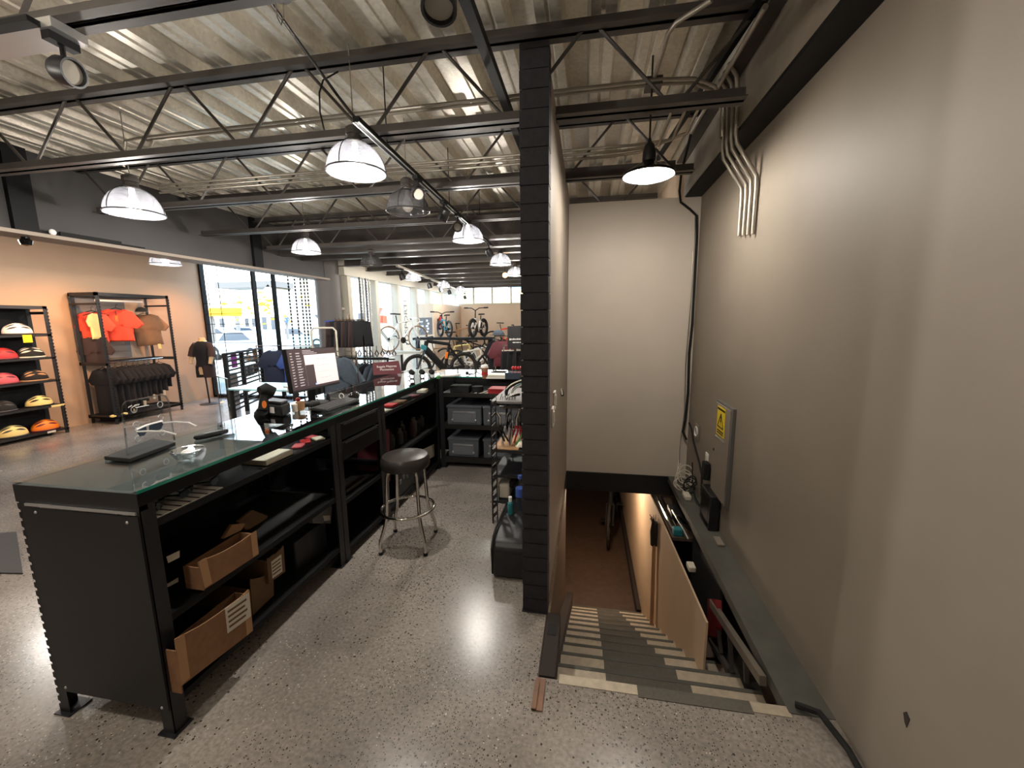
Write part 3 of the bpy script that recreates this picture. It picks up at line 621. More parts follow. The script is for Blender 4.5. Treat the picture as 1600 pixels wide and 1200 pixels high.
a, b = Vector((.675, 3.80, -1.42)), Vector((.685, 3.93, -.42)); MB().tube([a, b], .018, 10).build('handle', 'tan', t)
MB().tube([b-Vector((0, .0, .14)), b+Vector((0, 0, .0)), b+Vector((0, 0, .1))], [.034, .042, .03], 12).build('wrap', 'darkbrown', t)
m = MB()
for k in range(14): m.tube([b+Vector((0, 0, .08)), b+Vector((rnd.uniform(-.05, .02), rnd.uniform(-.05, .05), rnd.uniform(.12, .17)))], .003, 5)
m.build('bristles', 'darkbrown', t)
# bike parts on the niche shelf
t = thing('bike_rack_carrier', 'dark metal bike carrier with clamps lying on the niche shelf', 'bike carrier', (.82, 4.0, -.22))
for dx in (.76, .80): MB().tube([(dx, 3.5, -.16), (dx, 4.3, -.215)], .012, 8).build('tube', 'chrome', t)
MB().box(.79, .9, 3.7, 3.95, -.2, -.12).build('clamp', 'blackpaint', t, bevel=.02)
MB().torus((.87, 3.55, -.12), .08, .008, RY(.6)).build('strap', 'rubber', t)
MB().tube([(.80, 3.75, -.10), (.82, 3.45, -.10), (.84, 3.3, -.13)], .008, 8).build('lever', 'alu', t)
MB().box(.75, .83, 3.42, 3.49, -.18, -.115).build('foot', 'teal', t, bevel=.01)
m = MB()
for k in range(5): m.torus((.83+.01*k, 5.0+.06*k, -.21+.02*k), .08, .008, RX(.5+.3*k) @ RY(.5), 16, 6)
tag(m.build('cable_coil', 'rubber'), 'dark coil of cables at the far end of the niche shelf', 'cable coil')
tag(MB().box(.74, .79, 2.85, 2.93, -.138, -.10).build('scrap_block', 'offwhite', bevel=.006), 'small pale block at the near end of the niche shelf', 'block')

# warm spotlights on the clothing wall, fixed to the low ceiling behind the bulkhead
for k, (y, ty) in enumerate(((3.3, 4.4), (4.9, 5.3), (6.9, 7.0))):
    spot((-6.7, y, 3.3), (-1.5, ty-y, -2.2), ('first', 'second', 'third')[k]+' warm black spotlight behind the bulkhead aimed at the clothing wall', .12, .055, .2)
    l = bpy.data.lights.new('spot_glow', 'SPOT'); l.energy = 190; l.color = (1, .52, .24); l.spot_size = radians(75); l.spot_blend = .8; l.shadow_soft_size = .03
    o = bpy.data.objects.new('spot_glow', l); C.objects.link(o); o.location = Vector((-6.7, y, 3.08))+Vector((-1.5, ty-y, -2.2)).normalized()*.09
    o.rotation_euler = Vector((-1.5, ty-y, -2.4)).to_track_quat('-Z', 'Y').to_euler()

a, b = at(1185, 6, z=3.2), at(1028, 248, z=3.2)
tag(MB().bar(a, b, .03, .04).build('bridging_bar', 'black'), 'black steel angle running back beside the wall beam under the deck', 'steel angle')

# ================================================================ DISPLAY COUNTER
X0, X1, ZT = -2.205, -1.613, 1.045
YC = [1.15, 2.36, 2.97, 4.25]
def post(cx, cy, sx, sy, t, z1=1.03, toothed=True):
    """slotted steel angle post: two flanges meeting at (cx, cy), opening towards sx, sy"""
    W, n = .055, 26; m = MB()
    o = [(cx, 0), (cx, z1)]; out = [(0, 0)]
    # flange along x (front face in the y plane) with a row of slots along its free edge side
    prof = [(cx+sx*W, 0), (cx+sx*W, z1)]
    edge = []
    z = z1
    k = 0
    while z > .05:
        edge += [(cx, z), (cx, z-.022), (cx+sx*.011, z-.027), (cx+sx*.011, z-.036)]; z -= .038
    edge += [(cx, z), (cx, 0)]
    if not toothed: edge = [(cx, z1), (cx, 0)]
    m.prism(prof+edge, cy, cy+sy*.003, 'y')
    m.box(min(cx+sx*.003, cx+sx*.0), max(cx+sx*.003, cx), min(cy, cy+sy*W), max(cy, cy+sy*W), 0, z1) if not toothed else m.box(min(cx+sx*.011, cx+sx*.014), max(cx+sx*.011, cx+sx*.014), min(cy, cy+sy*W), max(cy, cy+sy*W), 0, z1)
    p = m.build('post', 'blackpaint', t, smooth=False)
    MB().box(min(cx-sx*.012, cx+sx*.07), max(cx-sx*.012, cx+sx*.07), min(cy-sy*.015, cy+sy*.07), max(cy-sy*.015, cy+sy*.07), 0, .006).build('foot_plate', 'blackpaint', p)
def bay(y0, y1, label, name='display_counter'):
    t = thing(name, label, 'counter', ((X0+X1)/2, (y0+y1)/2, 0), 'display counter bays')
    post(X0, y0, 1, 1, t, toothed=(y0 < 1.2)); post(X1, y0, -1, 1, t, toothed=False); post(X0, y1, 1, -1, t, toothed=False); post(X1, y1, -1, -1, t, toothed=False)
    MB().box(X1-.03, X1+.001, y0, y1, .982, ZT-.012).build('top_rail', 'black', t); MB().box(X0, X0+.03, y0, y1, .982, ZT-.012).build('top_rail', 'black', t)
    MB().box(X0+.03, X1-.03, y0, y0+.03, .982, ZT-.012).build('top_rail', 'black', t); MB().box(X0+.03, X1-.03, y1-.03, y1, .982, ZT-.012).build('top_rail', 'black', t)
    MB().box(X0+.004, X0+.010, y0+.03, y1-.03, .08, .90).build('back_panel', 'black', t)
    return t
b1 = bay(YC[0], YC[1]-.001, 'nearest black display counter bay with flat end panel and cardboard boxes on its shelves')
for nm, z in (('display_shelf', .905), ('shelf', .50), ('shelf', .143)):
    MB().box(X0+.012, X1-.004, YC[0]+.006, YC[1]-.01, z-.03, z).build(nm, 'black', b1)
ep = MB().box(X0+.035, X1-.008, YC[0]-.004, YC[0]-.0005, .115, .945).build('end_panel', 'blackpaint', b1, bevel=.001); ep['label'] = 'plain black sheet end panel'
MB().box(X0+.055, X1-.01, YC[0]-.010, YC[0]-.004, .952, .962).build('light_gap_strip', 'alu', b1)  # bright strip stands in for light showing through the slot
m = MB()
for x, z in ((X0+.095, .925), (X1-.06, .918), (X0+.065, .135), (X1-.04, .125)): MB().ell((x, YC[0]-.004, z), .006, .004, .006).build('screw', 'alu', b1)
MB().box(X0, X1, YC[0]-.002, YC[0]+.03, .962, ZT-.012).build('end_rail', 'blackpaint', b1)
b2 = bay(YC[1], YC[2]-.001, 'middle black counter bay with two drawers, behind the stool')
for nm, z in (('shelf', .43), ('shelf', .08)): MB().box(X0+.012, X1-.004, YC[1]+.01, YC[2]-.01, z-.03, z).build(nm, 'black', b2)
for z0, z1 in ((.86, .975), (.72, .845)):
    d = MB().box(X1-.35, X1+.004, YC[1]+.055, YC[2]-.06, z0, z1).build('drawer', 'black', b2, bevel=.003); MB().box(X1+.004, X1+.012, YC[1]+.08, YC[2]-.1, z1-.018, z1-.010).build('handle', 'cage', d)
b3 = bay(YC[2], YC[3], 'far black counter bay with cluttered shelves next to the corner')
MB().box(X0+.01, X1-.03, YC[3]-.012, YC[3]-.006, .08, .98).build('end_panel', 'black', b3)
for nm, z in (('display_shelf', .905), ('shelf', .50), ('shelf', .08)): MB().box(X0+.012, X1-.004, YC[2]+.01, YC[3]-.01, z-.03, z).build(nm, 'black', b3)
# return counter along x
XE = -.345
t = thing('display_counter', 'black return counter with grey crates on its shelves, running from the corner to the pillar', 'counter', (-1.0, 4.55, 0), 'display counter bays')
for cx, cy, sx, sy in ((X1+.004, 4.255, 1, 1), (X1+.004, 4.86, 1, -1), (XE, 4.255, -1, 1), (XE, 4.86, -1, -1)): post(cx, cy, sx, sy, t, toothed=False)
for y in (4.256, 4.83): MB().box(X1+.01, XE, y, y+.03, .982, ZT-.012).build('top_rail', 'black', t)
for z in (.845, .49, .115): MB().box(X1+.012, XE-.005, 4.265, 4.85, z-.035, z).build('shelf', 'blackpaint', t)
MB().box(X1+.01, XE, 4.256, 4.262, .815, .86).box(X1+.01, XE, 4.256, 4.262, .45, .5).box(X1+.01, XE, 4.256, 4.262, .06, .125).build('shelf_lip', 'cage', t)
MB().box(X0+.004, XE, 4.85, 4.856, .004, .98).box(X0, X0+.006, 4.26, 4.856, .004, .98).build('back_panel', 'black', t)
# glass top, one continuous L
t = thing('glass_countertop', 'long glass countertop with green edges covering the whole L-shaped counter', 'countertop', (-1.9, 2.5, ZT-.012))
L = [(X0, YC[0]-.003), (X1+.004, YC[0]-.003), (X1+.004, 4.25), (XE, 4.25), (XE, 4.865), (X0, 4.865)]
MB().prism(L, ZT-.011, ZT, 'z').build('sheet', 'glasstop', t, smooth=False)
MB().box(X1+.004, X1+.006, YC[0]-.003, 4.25, ZT-.012, ZT).box(X1+.004, XE, 4.248, 4.25, ZT-.012, ZT).build('edge', 'greenedge', t)
MB().prism([(X0+.02, YC[0]), (X1-.03, YC[0]), (X1-.03, YC[0]+.62), (X0+.02, YC[0]+.9)], ZT-.0125, ZT-.0115, 'z').build('underlay', 'darkgrey', t)

# ---------------- things under the glass, on the display shelf
def sunglasses(c, rz, label, m='blackgloss', lens='glassdk', s=1.0, group=None):
    c = Vector(c); t = thing('sunglasses', label, 'sunglasses', c, group); R = RZ(rz)
    P = lambda x, y, z: c+R @ Vector((x*s, y*s, z*s))
    for sg in (-1, 1):
        MB().tube([P(sg*.068, 0, .03), P(sg*.073, .05, .032), P(sg*.07, .10, .028), P(sg*.062, .135, .012)], .0035*s, 6).build('temple_arm', m, t)
        o = [(sg*.006, .022), (sg*.03, .012), (sg*.055, .016), (sg*.068, .034), (sg*.06, .046), (sg*.01, .044)]
        MB().slab([P(x, -.012+abs(x)*.18, z-.008) for x, z in o], R @ Vector((0, .003, 0))).build('lens', lens, t)
    MB().tube([P(x, -.013+abs(x)*.18, .038) for x in (-.07, -.05, -.025, 0, .025, .05, .07)], .0042*s, 6).build('frame', m, t)
    return t
zs = .905
for k, ((px, py), rz, l) in enumerate((((265, 787), .7, 'nearest black sunglasses in the counter display slot, leftmost of three'), ((303, 768), .5, 'black sunglasses in the display slot, middle of three on the white card'), ((342, 748), .55, 'black sunglasses in the display slot, farthest of three and nearest the white box'))):
    q = at(px, py+6, z=zs+.004); sunglasses((min(q.x, X1-.09), q.y, zs+.003), pi/2+rz, l)
q = at(300, 775, z=zs); tag(MB().box(-2.0, X1-.012, YC[0]+.06, YC[0]+.36, zs, zs+.003).build('display_card', 'paper'), 'white display card lined with dark stripes under the nearest sunglasses', 'card')
m = MB()
for k in range(7): m.box(-2.0, X1-.013, YC[0]+.08+.04*k, YC[0]+.09+.04*k, zs+.003, zs+.0036)
tag(m.build('card_stripes', 'darkgrey'), 'dark stripes printed across the white display card', 'print', kind='stuff')
def pbox(name, px, z, h, m, label, cat, bevel=.002, group=None, R=None):
    """box whose base corners are seen at four pixels on height z"""
    P = [at(a, b, z=z) for a, b in px]; o = MB().slab(P, (0, 0, h)).build(name, m, bevel=bevel); return tag(o, label, cat, group)
tag(MB().box(-1.80, -1.64, 1.79, 1.99, zs, zs+.028).build('router_box', 'offwhite', bevel=.003), 'flat white box with small ports on the display shelf under the glass', 'box')
for k, (x, y, m, l) in enumerate(((-1.70, 2.11, 'pink', 'nearest pink wrapped packet on the display shelf'), (-1.72, 2.2, 'red', 'red packet behind the nearest pink one on the display shelf'), (-1.68, 2.27, 'offwhite', 'cream packet at the shelf edge under the glass'), (-1.76, 2.3, 'pink', 'farthest pink packet on the display shelf by the drawers'))):
    MBo = MB().box(x-.03, x+.03, y-.04, y+.04, zs, zs+.014); MBo.rot(RZ(.4+k*.3), (x, y, zs)); tag(MBo.build('wrapped_packet', m, bevel=.006), l, 'packet')
for k, (x, y, m, l, h) in enumerate(((-1.68, 3.12, 'offwhite', 'white card at the near end of the far display shelf', .004), (-1.7, 3.3, 'red', 'red tool packet on the far display shelf', .02), (-1.68, 3.45, 'carddark', 'brown packet beside the red one on the far display shelf', .02), (-1.72, 3.6, 'rubber', 'black packet in the middle of the far display shelf', .03), (-1.68, 3.75, 'maroon', 'dark red packet on the far display shelf', .02), (-1.7, 4.02, 'offwhite', 'cream box at the corner end of the far display shelf', .03))):
    o = MB().box(x-.05, x+.05, y-.06, y+.06, zs, zs+h).rot(RZ(.2*(k % 3-1)), (x, y, zs)); tag(o.build('wrapped_packet' if k else 'paper_card', m, bevel=min(.004, h*.3)), l, 'packet' if k else 'card')

# ---------------- cardboard boxes on the lower shelves
def carton(front, xb, label, zbase=None, m='card', sticker=None, tape=True):
    """open cardboard carton from its front face corners (tl, tr, br, bl) on plane x, running back to xb"""
    t = thing('cardboard_box', label, 'box', ((front[0].x+xb)/2, (front[0].y+front[1].y)/2, front[3].z)); th = .006
    tl, tr, br, bl = front; X = Vector((1, 0, 0)); d = xb-tl.x
    n = 7; top = [tl.lerp(tr, i/n)+Vector((0, 0, rnd.uniform(-.004, .004)-.012*sin(pi*i/n))) for i in range(n+1)]
    MB().slab(top+[br, bl], (-th, 0, 0)).build('front_wall', m, t)
    y0, y1 = min(tl.y, bl.y)+.004, max(tr.y, br.y)-.004; z0 = min(br.z, bl.z)+.002; z1 = min(tl.z, tr.z)-.015
    MB().box(xb, tl.x-th, bl.y+.001, bl.y+th, z0+.005, z1).build('side_wall', m, t); MB().box(xb, tl.x-th, br.y-th, br.y-.001, br.z+.005, z1).build('side_wall', m, t)
    MB().box(xb, xb+th, bl.y, br.y, z0+.01, z1).build('rear_wall', m, t); MB().box(xb, tl.x-th, bl.y, br.y, max(bl.z, br.z)+.012, max(bl.z, br.z)+.018).build('floor_flap', m, t)
    MB().box(xb+.01, tl.x-.012, bl.y+.02, br.y-.02, max(bl.z, br.z)+.02, min(z1, tr.z)-.05).build('dark_filler', 'cloth', t, bevel=.02)  # dark block added so the carton interior looks unlit
    if tape:
        for a, b in ((tl, bl), (tr, br)):
            s = 1 if a is tl else -1; f = MB().slab([a+Vector((.001, 0, 0)), a+Vector((.001, s*.035, 0)), b+Vector((.001, s*.035, .005)), b+Vector((.001, 0, .005))], (.0008, 0, 0)).build('tape', 'tan', t)
    if sticker:
        u0, u1, v0, v1 = sticker; Q = lambda u, v: tl.lerp(tr, u).lerp(bl.lerp(br, u), v)+Vector((.0016, 0, 0))
        s = MB().slab([Q(u0, v0), Q(u1, v0), Q(u1, v1), Q(u0, v1)], (.001, 0, 0)).build('address_label', 'offwhite', t); s['label'] = 'pale printed label'
        k = MB()
        for j in range(4):
            v = v0+(v1-v0)*(.16+.2*j); k.slab([Q(u0+.03, v)+Vector((.001, 0, 0)), Q(u1-.05-.03*(j % 2), v)+Vector((.001, 0, 0)), Q(u1-.05-.03*(j % 2), v+.05)+Vector((.001, 0, 0)), Q(u0+.03, v+.05)+Vector((.001, 0, 0))], (.0005, 0, 0))
        k.build('print', 'carddark', s)
    return t
xf = -1.575
carton([at(310, 878, x=xf), at(400, 829, x=xf), at(404, 866, x=xf), at(320, 921, x=xf)], -1.67, 'upper cardboard box jutting from the middle shelf of the nearest counter bay')
xf = -1.56
carton([at(274, 1000, x=xf), at(389, 922, x=xf), at(395, 986, x=xf), at(284, 1072, x=xf)], -1.635, 'lower larger cardboard box with pale label jutting from the bottom shelf', sticker=(.62, .99, .04, .62))
xf = -1.68
carton([at(391, 906, x=xf), at(427, 888, x=xf), at(428, 930, x=xf), at(395, 962, x=xf)], -2.05, 'plain cardboard box behind the labelled one on the bottom shelf', m='carddark', tape=False)
xf = -1.66
carton([at(417, 872, x=xf), at(443, 852, x=xf), at(446, 893, x=xf), at(420, 912, x=xf)], -1.9, 'small cardboard box with white sticker deep on the bottom shelf', m='carddark', tape=False, sticker=(.2, .8, .25, .9))
xf = -1.70
def flat(px, x, m, label, name, cat, th=.02):
    return tag(MB().slab([at(a, b, x=x) for a, b in px], (-th, 0, 0)).build(name, m, bevel=.002), label, cat)
flat([(349, 842), (363, 820), (384, 818), (378, 828), (352, 841)], -1.8, 'tan', 'pale cardboard flap showing on the middle shelf behind the upper box', 'cardboard_flap', 'cardboard')
flat([(372, 815), (395, 797), (420, 806), (405, 824), (385, 828)], -1.85, 'carddark', 'brown cardboard lid deep on the middle shelf', 'cardboard_sheet', 'cardboard')
flat([(260, 870), (281, 860), (281, 871), (263, 880)], -1.72, 'offwhite', 'upper white tag inside the nearest counter bay', 'paper_tag', 'tag', .002)
flat([(257, 915), (279, 902), (279, 909), (260, 919)], -1.72, 'offwhite', 'lower white tag inside the nearest counter bay', 'paper_tag', 'tag', .002)
flat([(484, 795), (520, 782), (517, 818), (490, 818)], -1.70, 'midgrey', 'grey plastic bin with a small white label near the drawers', 'plastic_bin', 'bin', .25)
flat([(505, 806), (516, 805), (516, 813), (507, 814)], -1.698, 'offwhite', 'small white label on the front of the grey plastic bin', 'bin_label', 'label', .0015)
tag(MB().box(-1.80, -1.66, 2.50, 2.78, .4305, .465).build('card_reader', 'cage', bevel=.012), 'grey flat device lying on the open shelf under the drawers', 'device')
tag(MB().box(-1.9, -1.7, 2.0, 2.3, .1435, .34).build('storage_box', 'blackpaint', bevel=.01), 'black box at the back of the bottom shelf in the nearest bay', 'box')
# far bay clutter
for k in range(12):
    y = 3.25+.08*k; x = -1.75+rnd.uniform(-.05, .05); h = rnd.uniform(.10, .2)
    m = MB().lathe([(.03, 0), (.032, .01), (.032, h*.75), (.016, h*.86), (.016, h), (0, h)], (x, y, .5), 14)
    tag(m.build('spray_bottle', ('rubber', 'cage', 'clothbrown', 'darkgrey')[k % 4]), 'dark bottle in the row on the middle shelf of the far counter bay', 'bottle', 'dark bottles on the far bay shelf')
tag(MB().box(-1.9, -1.64, 3.03, 3.10, .3, .75).rot(RX(-.08), (-1.7, 3.03, .3)).build('red_folder', 'maroon'), 'dark red folder standing in the far counter bay beside the stool', 'folder')
q = MB().box(-1.85, -1.63, 3.2, 3.85, .0805, .3); tag(q.build('mesh_basket', 'blackpaint', bevel=.01), 'black basket on the bottom shelf behind the stool', 'basket')
for k in range(8): tag(MB().box(-1.629, -1.622, 3.25+.07*k, 3.28+.07*k, .2+.02*(k % 2), .24+.02*(k % 2)).build('price_sticker', 'midgrey'), 'small grey sticker on the black basket behind the stool', 'sticker', 'stickers on the black basket')
flat([(655, 705), (680, 693), (681, 712), (662, 722)], -1.68, 'offwhite', 'pale paper at the foot of the corner post', 'paper_sheet', 'paper', .004)

# ---------------- crates and box in the return counter
def crate(x0, x1, z, label):
    t = thing('storage_crate', label, 'crate', ((x0+x1)/2, 4.5, z)); y = 4.285; h = .215
    MB().box(x0, x1, y, y+.45, z, z+h).build('body', 'crate', t, bevel=.012); MB().box(x0-.006, x1+.006, y-.006, y+.455, z+h-.02, z+h+.006).build('rim', 'crate', t, bevel=.004)
    w = x1-x0; MB().box(x0+w*.15, x1-w*.15, y-.008, y, z+.03, z+h-.055).build('front_recess', 'crateb', t, bevel=.004)
    MB().box(x0+w*.18, x1-w*.18, y-.014, y-.007, z+h-.075, z+h-.06).build('handle', 'alu', t)
    for u in (.16, .84): MB().ell((x0+w*u, y-.008, z+.06), .012, .01, .014).build('latch', 'alu', t)
crate(-1.53, -1.135, .4905, 'upper left grey crate on the return counter shelf'); crate(-1.115, -.72, .4905, 'upper right grey crate mostly hidden by the tool shelf')
crate(-1.53, -1.175, .1155, 'lower left grey crate on the return counter bottom shelf'); crate(-1.12, -.72, .1155, 'lower right grey crate mostly hidden by the tool shelf')
tag(MB().box(-1.06, -.80, 4.30, 4.5, .846, .905).build('red_box', 'red', bevel=.004), 'flat red box on the upper shelf of the return counter', 'box')
tag(MB().box(-1.5, -1.28, 4.32, 4.45, .846, .93).build('black_box', 'rubber', bevel=.008), 'black box on the upper return counter shelf left of the red one', 'box')
tag(MB().lathe([(.06, 0), (.07, .04), (.06, .07), (0, .07)], (-1.2, 4.4, .846), 18).build('cable_roll', 'rubber'), 'black roll beside the black box on the return counter shelf', 'roll')
for k in range(3): tag(MB().tube([(-1.22+.06*k, 4.29, .85), (-1.16+.06*k, 4.42, .856)], .005, 6).build('marker_pen', 'offwhite'), 'pale pen on the upper return counter shelf before the red box', 'pen', 'pens on the return counter shelf')

# ---------------- things on the glass top
G = ZT
P0 = at(165, 719, z=G); 
c = Vector((-2.09, 1.56, G)); rz = math.atan2(.33, .04)
t = thing('acrylic_display_stand', 'clear acrylic sunglasses display stand on a black base at the counter end', 'display stand', c)
a, b, e2, d2 = at(163, 720, z=G), at(200, 723, z=G), at(274, 695, z=G), at(238, 690, z=G)
MB().slab([at(163, 719, z=G), at(203, 723, z=G), at(275, 696, z=G), at(240, 690, z=G)], (0, 0, .018)).build('base', 'rubber', t, bevel=.003)
bl, br = at(199, 712, z=G+.018), at(270, 688, z=G+.018); yv = (br-bl); 
def onsheet(px, py): 
    n = Vector((yv.y, -yv.x, 0)); d = (px-800)*_R+(600-py)*_U+FPX*_F; s = (bl-Vector((0, 0, EYE))).dot(n)/d.dot(n); return Vector((0, 0, EYE))+s*d
nn = Vector((yv.y, -yv.x, 0)).normalized()
out = [onsheet(*p) for p in ((199, 713), (190, 642), (191, 633), (196, 628), (250, 617), (258, 619), (262, 626), (272, 688))]
MB().slab(out, nn*.006).build('sheet', 'acrylic', t)
m = MB()
for i in range(7): m.bar(out[i]+nn*.003, out[i+1]+nn*.003, .007, .0035, nn)
m.build('sheet_edge', 'acryledge', t)
Rn = facing(nn)
for px, py in ((208, 640), (249, 632), (211, 664), (250, 652), (252, 676), (214, 686)):
    MB().torus(onsheet(px, py)+nn*.004, .014, .0022, Rn, 20, 6).build('peg_hole', 'alu', t)
m = MB(); o = onsheet(200, 638)+nn*.008
for i in range(6):
    p_ = onsheet(198+3*i, 638-rnd.uniform(-2, 2)-.5*i)+nn*.007; m.bar(p_, p_+Vector((0, .008, .006)), .002, .003, nn)
m.bar(onsheet(210, 637)+nn*.007, onsheet(230, 633)+nn*.007, .002, .006, nn); m.build('white_logo', 'white', t)
sunglasses(onsheet(222, 690)+nn*.05+Vector((0, 0, .035)), math.atan2(nn.y, nn.x)-pi/2+.15, 'white framed sunglasses hanging on the clear acrylic stand', 'white', 'glassdk', 1.15)
q = at(295, 718, z=G); t = thing('glass_bowl', 'small faceted clear glass bowl on the counter near the acrylic stand', 'bowl', q)
MB().lathe([(.022, .002), (.045, .012), (.062, .04), (.066, .048), (.062, .048), (.057, .038), (.04, .014), (0, .008)], q, 9).build('bowl', 'acryledge', t, smooth=False)
tag(MB().ell(q+Vector((0, 0, .034)), .025, .025, .014).build('white_sweet', 'white'), 'white lump inside the small glass bowl', 'sweet')
q = at(331, 682, z=G); t = thing('barcode_scanner', 'slim black handheld device lying on the glass beyond the bowl', 'device', q)
o = MB().loft([(q.x, q.y, q.z, .02, .075), (q.x, q.y, q.z+.012, .026, .085), (q.x, q.y, q.z+.022, .022, .08)], 20).rot(RZ(-.35), q); o.build('body', 'rubber', t)
MB().box(q.x-.012, q.x+.012, q.y-.04, q.y+.05, q.z+.0215, q.z+.025).rot(RZ(-.35), q).build('keypad', 'darkgrey', t)
# acrylic sign sheet in the middle
a, b = at(347, 667, z=G), at(366, 692, z=G)
t = thing('acrylic_sign', 'tall clear acrylic sheet standing on the counter with small lettering', 'sign', (a+b)/2)
tl, tr_ = a+Vector((0, 0, .30)), b+Vector((0, 0, .33)); v = Vector((.006, .004, 0))
MB().slab([a, b, tr_, tl], v).build('sheet', 'acrylic', t); m = MB()
for p_, q_ in ((b, tr_), (tr_, tl), (tl, a)): m.bar(p_, q_, .006, .004)
m.build('sheet_edge', 'acryledge', t); MB().obox((a+b)/2+Vector((0, 0, .006)), (.06, .1, .012), RZ(.9)).build('base', 'acryledge', t)
# scanner cradle / receipt printer
q = at(432, 652, z=G)
t = thing('receipt_printer', 'black receipt printer with white label on the counter left of the monitor', 'printer', q)
o = MB().slab([at(411, 648, z=G), at(441, 652, z=G), at(455, 645, z=G), at(425, 640, z=G)], (0, 0, .075)); o.build('body', 'rubber', t, bevel=.012)
MB().slab([p_+Vector((0, 0, .076)) for p_ in (at(418, 648, z=G), at(441, 651, z=G), at(452, 646, z=G), at(428, 642, z=G))], (0, 0, .02)).build('lid', 'blackpaint', t, bevel=.006)
fl = [at(427, 633, y=q.y-.06), at(435, 634, y=q.y-.06), at(435, 643, y=q.y-.06), at(427, 642, y=q.y-.06)]
fa, fb = at(411, 648, z=G), at(441, 652, z=G); fd = (fb-fa).normalized(); fn = Vector((fd.y, -fd.x, 0))
MB().slab([fa+fd*(.075+u)+fn*.001+Vector((0, 0, z)) for u, z in ((0, .02), (.045, .02), (.045, .06), (0, .06))], fn*.001).build('label', 'white', t)
q2 = at(418, 645, z=G+.08)
t = thing('barcode_gun', 'black handheld scanner with orange sticker standing in its cradle on the printer side', 'scanner', q2)
MB().tube([at(411, 640, x=-2.06), at(412, 625, x=-2.06), at(416, 613, x=-2.06)], [.03, .026, .03], 12).build('grip', 'rubber', t)
MB().tube([at(405, 610, x=-2.07), at(414, 608, x=-2.06), at(428, 613, x=-2.03)], [.024, .042, .034], 14).build('head', 'rubber', t)
MB().tube([at(410, 648, z=G+.004), at(410, 642, x=-2.06)], [.05, .034], 14).build('cradle', 'rubber', t)
c_ = at(413, 632, x=-2.02); MB().lathe([(0, 0), (.017, 0), (.017, .002), (0, .002)], c_, 18, facing((.5, -1, .1)), sx=.8, sy=1.4).build('orange_sticker', 'orange', t)
q = at(453, 638, z=G); t = thing('sanitizer_bottle', 'small clear pump bottle beside the receipt printer', 'bottle', q)
MB().lathe([(.02, 0), (.022, .004), (.022, .09), (.01, .105), (.01, .115)], q, 16).build('body', 'petplastic', t); MB().lathe([(.012, .115), (.012, .13), (.004, .132), (.004, .15), (0, .15)], q, 12).build('pump', 'white', t)
MB().box(q.x-.03, q.x+.008, q.y-.006, q.y+.006, q.z+.148, q.z+.158).build('nozzle', 'white', t)
q = at(470, 641, z=G); tag(MB().lathe([(.02, 0), (.026, .003), (.03, .06), (.028, .06), (.025, .006), (0, .004)], q, 16).build('pen_cup', 'tan'), 'small brown cup beside the monitor foot', 'cup')
q = at(461, 643, z=G); tag(MB().lathe([(.018, 0), (.02, .05), (.012, .055), (0, .055)], q, 14).build('small_jar', 'offwhite'), 'small white jar between the printer and the brown cup', 'jar')
q = at(466, 628, z=G); tag(MB().ell(q+Vector((0, 0, .018)), .018, .018, .018).build('red_ball', 'red'), 'small red ball behind the brown cup', 'ball')
# monitor
yl, yr = 2.42, 3.0
A = [at(446, 545.5, y=yl), at(522.5, 542, y=yr), at(531, 599, y=yr), at(458.5, 615.5, y=yl)]
nb = (A[1]-A[0]).cross(A[3]-A[0]).normalized()
if nb.x < 0: nb = -nb
ct = sum(A, Vector())/4
t = thing('computer_monitor', 'black computer monitor with a white document on its screen, on the counter', 'monitor', (ct.x, ct.y, G))
MB().slab([p_-nb*.004 for p_ in A], -nb*.03).build('housing', 'rubber', t, bevel=.004)
U, V_ = (A[1]-A[0]), (A[3]-A[0])
def scr(u, v, o=.0): return A[0]*(1-u)*(1-v)+A[1]*u*(1-v)+A[2]*u*v+A[3]*(1-u)*v+nb*o
def spatch(u0, u1, v0, v1, o, m, name, par): return MB().slab([scr(u0, v0, o), scr(u1, v0, o), scr(u1, v1, o), scr(u0, v1, o)], -nb*.0008).build(name, m, par)
MB().slab([scr(0, 0, 0), scr(1, 0, 0), scr(1, 1, 0), scr(0, 1, 0)], -nb*.004).build('bezel', 'rubber', t)
sc = spatch(.01, .99, .015, .955, .001, 'screendark', 'screen', t)
spatch(.30, .985, .16, .90, .002, 'screenlight', 'document', sc); spatch(.30, .47, .40, .90, .003, 'screendark', 'side_menu', sc)
spatch(.445, .475, .86, .90, .004, 'screenblue', 'menu_button', sc)
m = MB()
for i in range(13):
    v = .1+.062*i; m.slab([scr(.045, v, .003), scr(.045+rnd.uniform(.03, .06), v, .003), scr(.08, v+.02, .003), scr(.045, v+.02, .003)], -nb*.0006)
    m.slab([scr(.15, v, .003), scr(.15+rnd.uniform(.06, .11), v, .003), scr(.22, v+.022, .003), scr(.15, v+.022, .003)], -nb*.0006)
for i in range(4): v = .27+.16*i; m.slab([scr(.55-.05*(i < 1), v, .003), scr(.8, v, .003), scr(.8, v+.008, .003), scr(.55-.05*(i < 1), v+.008, .003)], -nb*.0006)
for i in range(3): v = .05+.035*i; m.slab([scr(.28, v, .003), scr(.45+.06*i, v, .003), scr(.45+.06*i, v+.014, .003), scr(.28, v+.014, .003)], -nb*.0006)
m.build('screen_lines', 'screenbit', sc)
bc = scr(.5, .8, -.03); MB().bar((bc.x-nb.x*.03, bc.y-nb.y*.03, G+.008), bc-nb*.02, .05, .02).build('stand_neck', 'rubber', t)
MB().lathe([(.11, 0), (.11, .008), (.03, .014), (0, .014)], (bc.x-nb.x*.02, bc.y, G), 28).build('stand_base', 'rubber', t)
